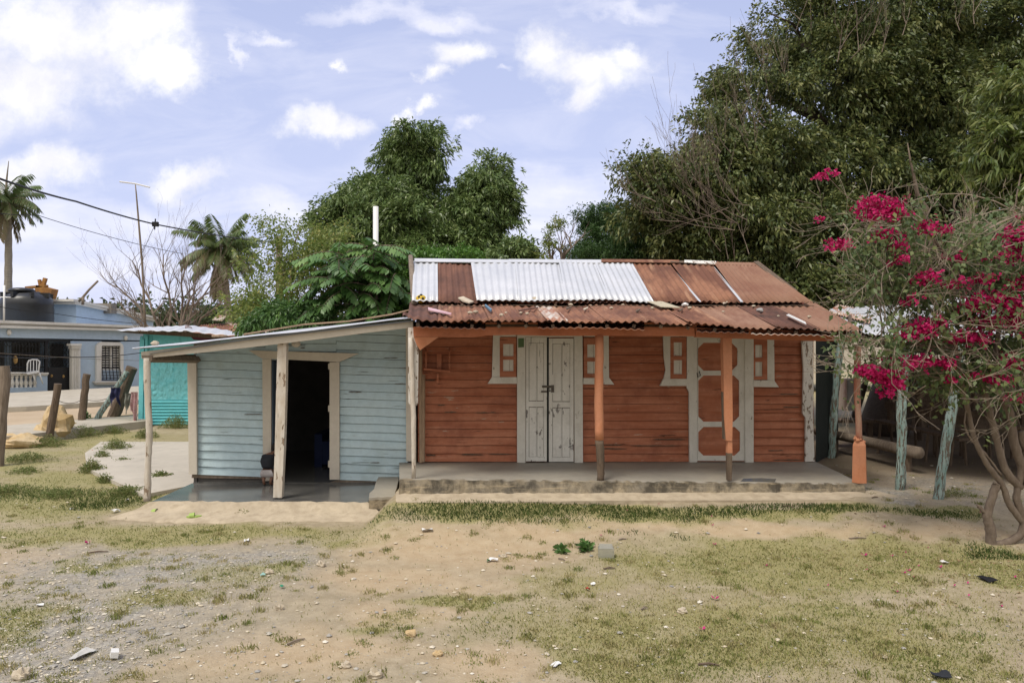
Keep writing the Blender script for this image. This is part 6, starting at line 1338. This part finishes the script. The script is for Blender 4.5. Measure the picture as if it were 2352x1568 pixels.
for o in bpy.data.objects:
    if o.get('group') == 'x': del o['group']
# pebbles
def pebbles(n, x0, x1, y0, y1, wfn, rlo, rhi, name):
    x, y = gsample(n, x0, x1, y0, y1, wfn); k = offhouse(x, y); x = x[k]; y = y[k]; n_ = len(x); r_ = rlo+(rhi-rlo)*RNG.random(n_)**3
    ico = np.array([[0, 0, 1], [.9, 0, .3], [.28, .85, .3], [-.73, .53, .3], [-.73, -.53, .3], [.28, -.85, .3], [0, 0, -.6]]); F_ = [(0, 1, 2), (0, 2, 3), (0, 3, 4), (0, 4, 5), (0, 5, 1), (6, 2, 1), (6, 3, 2), (6, 4, 3), (6, 5, 4), (6, 1, 5)]
    v = ico[None]*(1+.35*(RNG.random((n_, 7, 3))-.5)); a = RNG.random(n_)*6.283; c_, s_ = np.cos(a)[:, None], np.sin(a)[:, None]; xx = v[..., 0]*(1+.5*RNG.random((n_, 1))); v = np.stack([xx*c_-v[..., 1]*s_, xx*s_+v[..., 1]*c_, v[..., 2]*(.5+.3*RNG.random((n_, 1)))], -1)*r_[:, None, None]
    v += np.stack([x, y, gz(x, y)+.0+r_*.15], 1)[:, None]; tri = v[:, F_].reshape(-1, 3, 3); t_ = np.repeat(RNG.random(n_), 10)
    tag(quads(name, tri, t_, LM['stone'], loc=(0, 8, 0), nper=3), kind='stuff')
pebbles(26000, -.75, .75, 5.1, 11.0, lambda x, y: np.clip(mask(x, y, GV, .3, 2)*.95, 0, 1)*(x < 2)+.05, .004, .016, 'gravel')
pebbles(2600, -.75, .8, 5.1, 14.0, lambda x, y: .25+.5*mask(x, y, SD+GV, .3, 3), .007, .03, 'pebbles')
# leaf litter under the bougainvillea
x, y = gsample(2600, .2, .8, 6.3, 10.2, lambda x, y: np.clip(1.2-np.hypot(x-5.6, (y-8.3)*1.2)/2.2, .03, 1)); c_ = np.stack([x, y, gz(x, y)+.012], 1); d_ = rnd_unit(len(x)); d_[:, 2] *= .15; d_ = unit(d_); q_ = leaf_quads(c_, d_, .035, .018, flat=.9, bend=.05)
LM['litter'] = leafmat('dry_leaf', [(.12, .08, .045), (.22, .15, .08), (.36, .26, .15)], .1, .9, .1); tag(quads('leaf_litter', q_, RNG.random(len(x)), LM['litter'], loc=(5, 8, 0)), kind='stuff')
# fallen bracts
PM = bpy.data.materials.new('fallen_bract'); PM.use_nodes = True; PM.node_tree.nodes['Principled BSDF'].inputs['Base Color'].default_value = (.36, .01, .12, 1); PM.node_tree.nodes['Principled BSDF'].inputs['Roughness'].default_value = .7
def bract(x, y, s_, label, group='fallen bougainvillea bracts'):
    c_ = G(x, y, 0); c_.z = gzf(c_.x, c_.y)+.01; m = MB()
    for k in range(3):
        a = k*2.1+random.random(); d = Vector((math.cos(a), math.sin(a), .7)); e = Vector((-math.sin(a), math.cos(a), .2)); m.add([c_, c_+d*s_*.55+e*s_*.4, c_+d*s_, c_+d*s_*.55-e*s_*.4], [(0, 1, 2, 3)])
    tag(m.build('fallen_bract', PM, loc=c_), label, 'petal', group)
bract(1642, 1376, .042, 'largest fallen magenta bract, alone on the lawn left of centre right'); bract(1614, 1447, .036, 'magenta bract nearest the camera on the dry lawn'); bract(201, 1247, .045, 'single purple bract on the gravel at far left'); bract(1985, 1277, .042, 'magenta bract right of the pale stick')
for x, y in ((1641, 1255), (1636, 1228), (1634, 1216), (2048, 1279), (2080, 1270), (2160, 1306), (2158, 1308), (2077, 1320), (2087, 1315), (2100, 1330), (2110, 1305), (2190, 1350), (2222, 1345), (2224, 1372), (2250, 1210), (2130, 1260), (2030, 1230), (1440, 1206), (1512, 1195), (1380, 1242), (1760, 1300), (1900, 1345), (1300, 1175), (955, 1185), (2330, 1330), (2300, 1395), (2060, 1360), (1990, 1310)):
    bract(x, y, random.uniform(.016, .03), 'small fallen magenta bract, one of the many specks round the bougainvillea and lawn')
# slippers
def slipper(x, y, rz, mat, label, L=.2, style=0, group=None):
    c_ = G(x, y, .03); t = thing('slipper', label, 'slipper', c_, group); d = Vector((math.cos(rz), math.sin(rz), 0)); e = Vector((-d.y, d.x, 0)); m = MB(); pts = []
    for k in range(20):
        a = k/20*6.283; w_ = .042*(1+.18*math.cos(a)); pts.append(c_+d*math.cos(a)*L/2+e*math.sin(a)*w_)
    m.prism(pts, (0, 0, .02)); m.build('sole', mat, t); m = MB()
    if style: m.tube([c_+d*L*.12+e*.045+Vector((0, 0, .01)), c_+d*L*.18+e*.02+Vector((0, 0, .05)), c_+d*L*.32+Vector((0, 0, .03))], .007, 5); m.tube([c_+d*L*.12-e*.045+Vector((0, 0, .01)), c_+d*L*.18-e*.02+Vector((0, 0, .05)), c_+d*L*.32+Vector((0, 0, .03))], .007, 5)
    else: m.grid(lambda u, v: c_+d*L*(-.02+.34*v)+e*.047*math.cos(math.pi*u)+Vector((0, 0, .02+.045*math.sin(math.pi*u)*(1-.25*v))), 10, 4)
    m.build('strap', mat, t)
GM = mk('lime_rubber', (.30, .42, .10), (.36, .48, .14), 8, .6); LMv = mk('lilac_rubber', (.42, .38, .52), (.5, .45, .58), 8, .5)
slipper(360, 1178, 2.9, GM, 'left lime green slide on the sandy step'); slipper(446, 1187, 3.4, GM, 'right lime green slide nearer the grass'); slipper(402, 1169, .5, LMv, 'left lilac flip flop on the sandy step', style=1, L=.22); slipper(430, 1171, .2, LMv, 'right lilac flip flop on the sandy step', style=1, L=.22); slipper(490, 1170, .1, M['black'], 'black slide on the sandy step', L=.18)
# litter
WH = mk('white_paper', (.72, .71, .68), (.6, .59, .57), 9, .7)
def scrap(x, y, w_, h, mat, label, cat='litter', name='litter_scrap', rz=None):
    c_ = G(x, y, 0); c_.z = gzf(c_.x, c_.y)+.01; rz = random.random()*3 if rz is None else rz; d = Vector((math.cos(rz), math.sin(rz), 0)); e = Vector((-d.y, d.x, 0)); m = MB()
    m.grid(lambda u, v: c_+d*(u-.5)*w_+e*(v-.5)*w_*.6+Vector((0, 0, h*float(vn(u*2.2+x, v*2.2, s=8)))), 5, 5); m.v += [tuple(Vector(v)-Vector((0, 0, .004))) for v in m.v]; k = len(m.v)//2; m.f += [tuple(i+k for i in f[::-1]) for f in m.f]
    return tag(m.build(name, mat, loc=c_), label, cat)
scrap(981, 1237, .13, .04, WH, 'crumpled white paper left of the sandy patch'); scrap(1133, 1289, .10, .04, WH, 'white paper cup scrap beside a green bit'); scrap(1080, 1155, .10, .05, WH, 'white scrap on the cement apron edge'); scrap(976, 1136, .07, .05, WH, 'white scrap left of the porch grass')
scrap(2170, 1295, .10, .03, WH, 'white scrap among the fallen bracts'); scrap(1630, 1152, .17, .03, WH, 'white and red wrapper lying in the lush grass strip'); scrap(566, 1241, .10, .02, WH, 'pale blue and white wrapper on dry grass'); scrap(1276, 1527, .09, .02, WH, 'flat white scrap near the bottom centre')
scrap(420, 1102, .13, .02, WH, 'folded white paper by the corner board of the lean-to'); scrap(265, 1176, .12, .05, WH, 'white bottle lying left of the sandy step'); 
scrap(1362/1*1.0, 1345, .05, .02, WH, 'tiny white scrap on the lawn'); scrap(92, 1393, .06, .02, WH, 'small white scrap on the gravel at far left'); scrap(190, 1504, .17, .04, mk('clear_film', (.45, .44, .40), (.5, .48, .45), 9, .4), 'crumpled clear plastic film on the gravel'); 
m = MB(); c_ = G(263, 1508, 0); m.box(c_+Vector((0, 0, .03)), (.055, .09, .045), rz=.5, ry=.2); tag(m.build('small_carton', WH, loc=c_), 'small white carton on the gravel at lower left', 'carton')
scrap(2268, 1337, .17, .03, M['black'], 'black rag on the lawn below the bougainvillea', 'rag', 'rag'); scrap(2160, 1554, .13, .05, M['shirt'], 'black tuft at the bottom right of the lawn', 'rag', 'rag')
cp = thing('plastic_box', 'clear empty plastic box lying on the lawn', 'box', G(1393, 1283)); c_ = G(1393, 1283, 0); PL = mk('clear_plastic', (.5, .5, .42), (.58, .57, .5), 5, .25, spec=.6)
PL.node_tree.nodes['Principled BSDF'].inputs['Transmission Weight'].default_value = .5
m = MB(); m.box(c_+Vector((0, .05, .06)), (.175, .12, .115), rz=-.05); m.build('box', PL, cp); m = MB(); m.box(c_+Vector((0, .05, .124)), (.15, .12, .012), rz=-.05, rx=.2); m.build('lid', PL, cp)
for x, y, L_, rz, lab in ((1970, 1245, .22, .1, 'pale stick on the lawn left of the bougainvillea'), (1430, 1248, .10, .3, 'short pale stick near the lawn edge'), (1628, 1527, .16, -.1, 'brown chip of wood at the bottom of the lawn'), (680, 1475, .16, .8, 'pale straight stick in the grass at lower centre'), (225, 1268, .22, .25, 'dark twig lying on the gravel'), (1810, 1200, .16, -.3, 'dark broken twig on the sandy path'), (1400, 1310, .13, .2, 'dark twig on the lawn below the clear box'), (1290, 1285, .09, -.7, 'pale splinter on the lawn right of the clear box'), (1480, 1400, .08, .6, 'short pale splinter mid lawn'), (2010, 1180, .12, .4, 'twig by the path')):
    c_ = G(x, y, 0); c_.z = gzf(c_.x, c_.y)+.012; d = Vector((math.cos(rz), math.sin(rz), 0)); m = MB(); m.tube([c_-d*L_/2, c_+Vector((0, .01, .006)), c_+d*L_/2], [.008, .010, .005], 6); tag(m.build('stick', M['woodgrey'] if 'pale' in lab else M['wooddark'], loc=c_), lab, 'stick')
for x, y, r_, lab in ((944, 1461, .038, 'yellow lump of limestone at lower centre'), (643, 1399, .035, 'cream stone beside the gravel'), (862, 1556, .045, 'pale stone at the bottom edge near the centre'), (52, 1555, .05, 'tan stone in the bottom left corner'), (738, 1299, .04, 'pale stone where the gravel meets the sand'), (795, 1535, .035, 'white stone near the bottom edge'), (1567, 1406, .035, 'tan stone on the lawn below the largest bract'), (618, 1316, .04, 'brown stone on the right of the gravel'), (1005, 1505, .03, 'small yellow stone right of centre bottom'), (1157, 1278, .03, 'tan stone above the white cup scrap')):
    rock(x, y, r_, (1.2, .9, .8), YR if 'yellow' in lab else SM, lab, 'stone', 'stone')
for x, y, mt, lab in ((213, 1040, (.42, .07, .03), 'orange red bottle cap tray on the concrete yard'), (1350, 1357, (.5, .03, .03), 'tiny red scrap on the lawn'), (648, 1351, (.02, .22, .12), 'green bottle shard on the gravel edge'), (1122, 1291, (.05, .12, .05), 'green scrap beside the paper cup'), (604, 1322, (.25, .42, .38), 'pale green glass shard on the gravel'), (292, 1150, (.5, .48, .5), 'grey white scrap in the left weeds'), (165, 1170, (.55, .55, .55), 'white blue scrap in the far left grass')):
    scrap(x, y, .05, .03, mk('scrap_'+lab.split()[0]+str(x), mt, mt, 5, .6), lab)
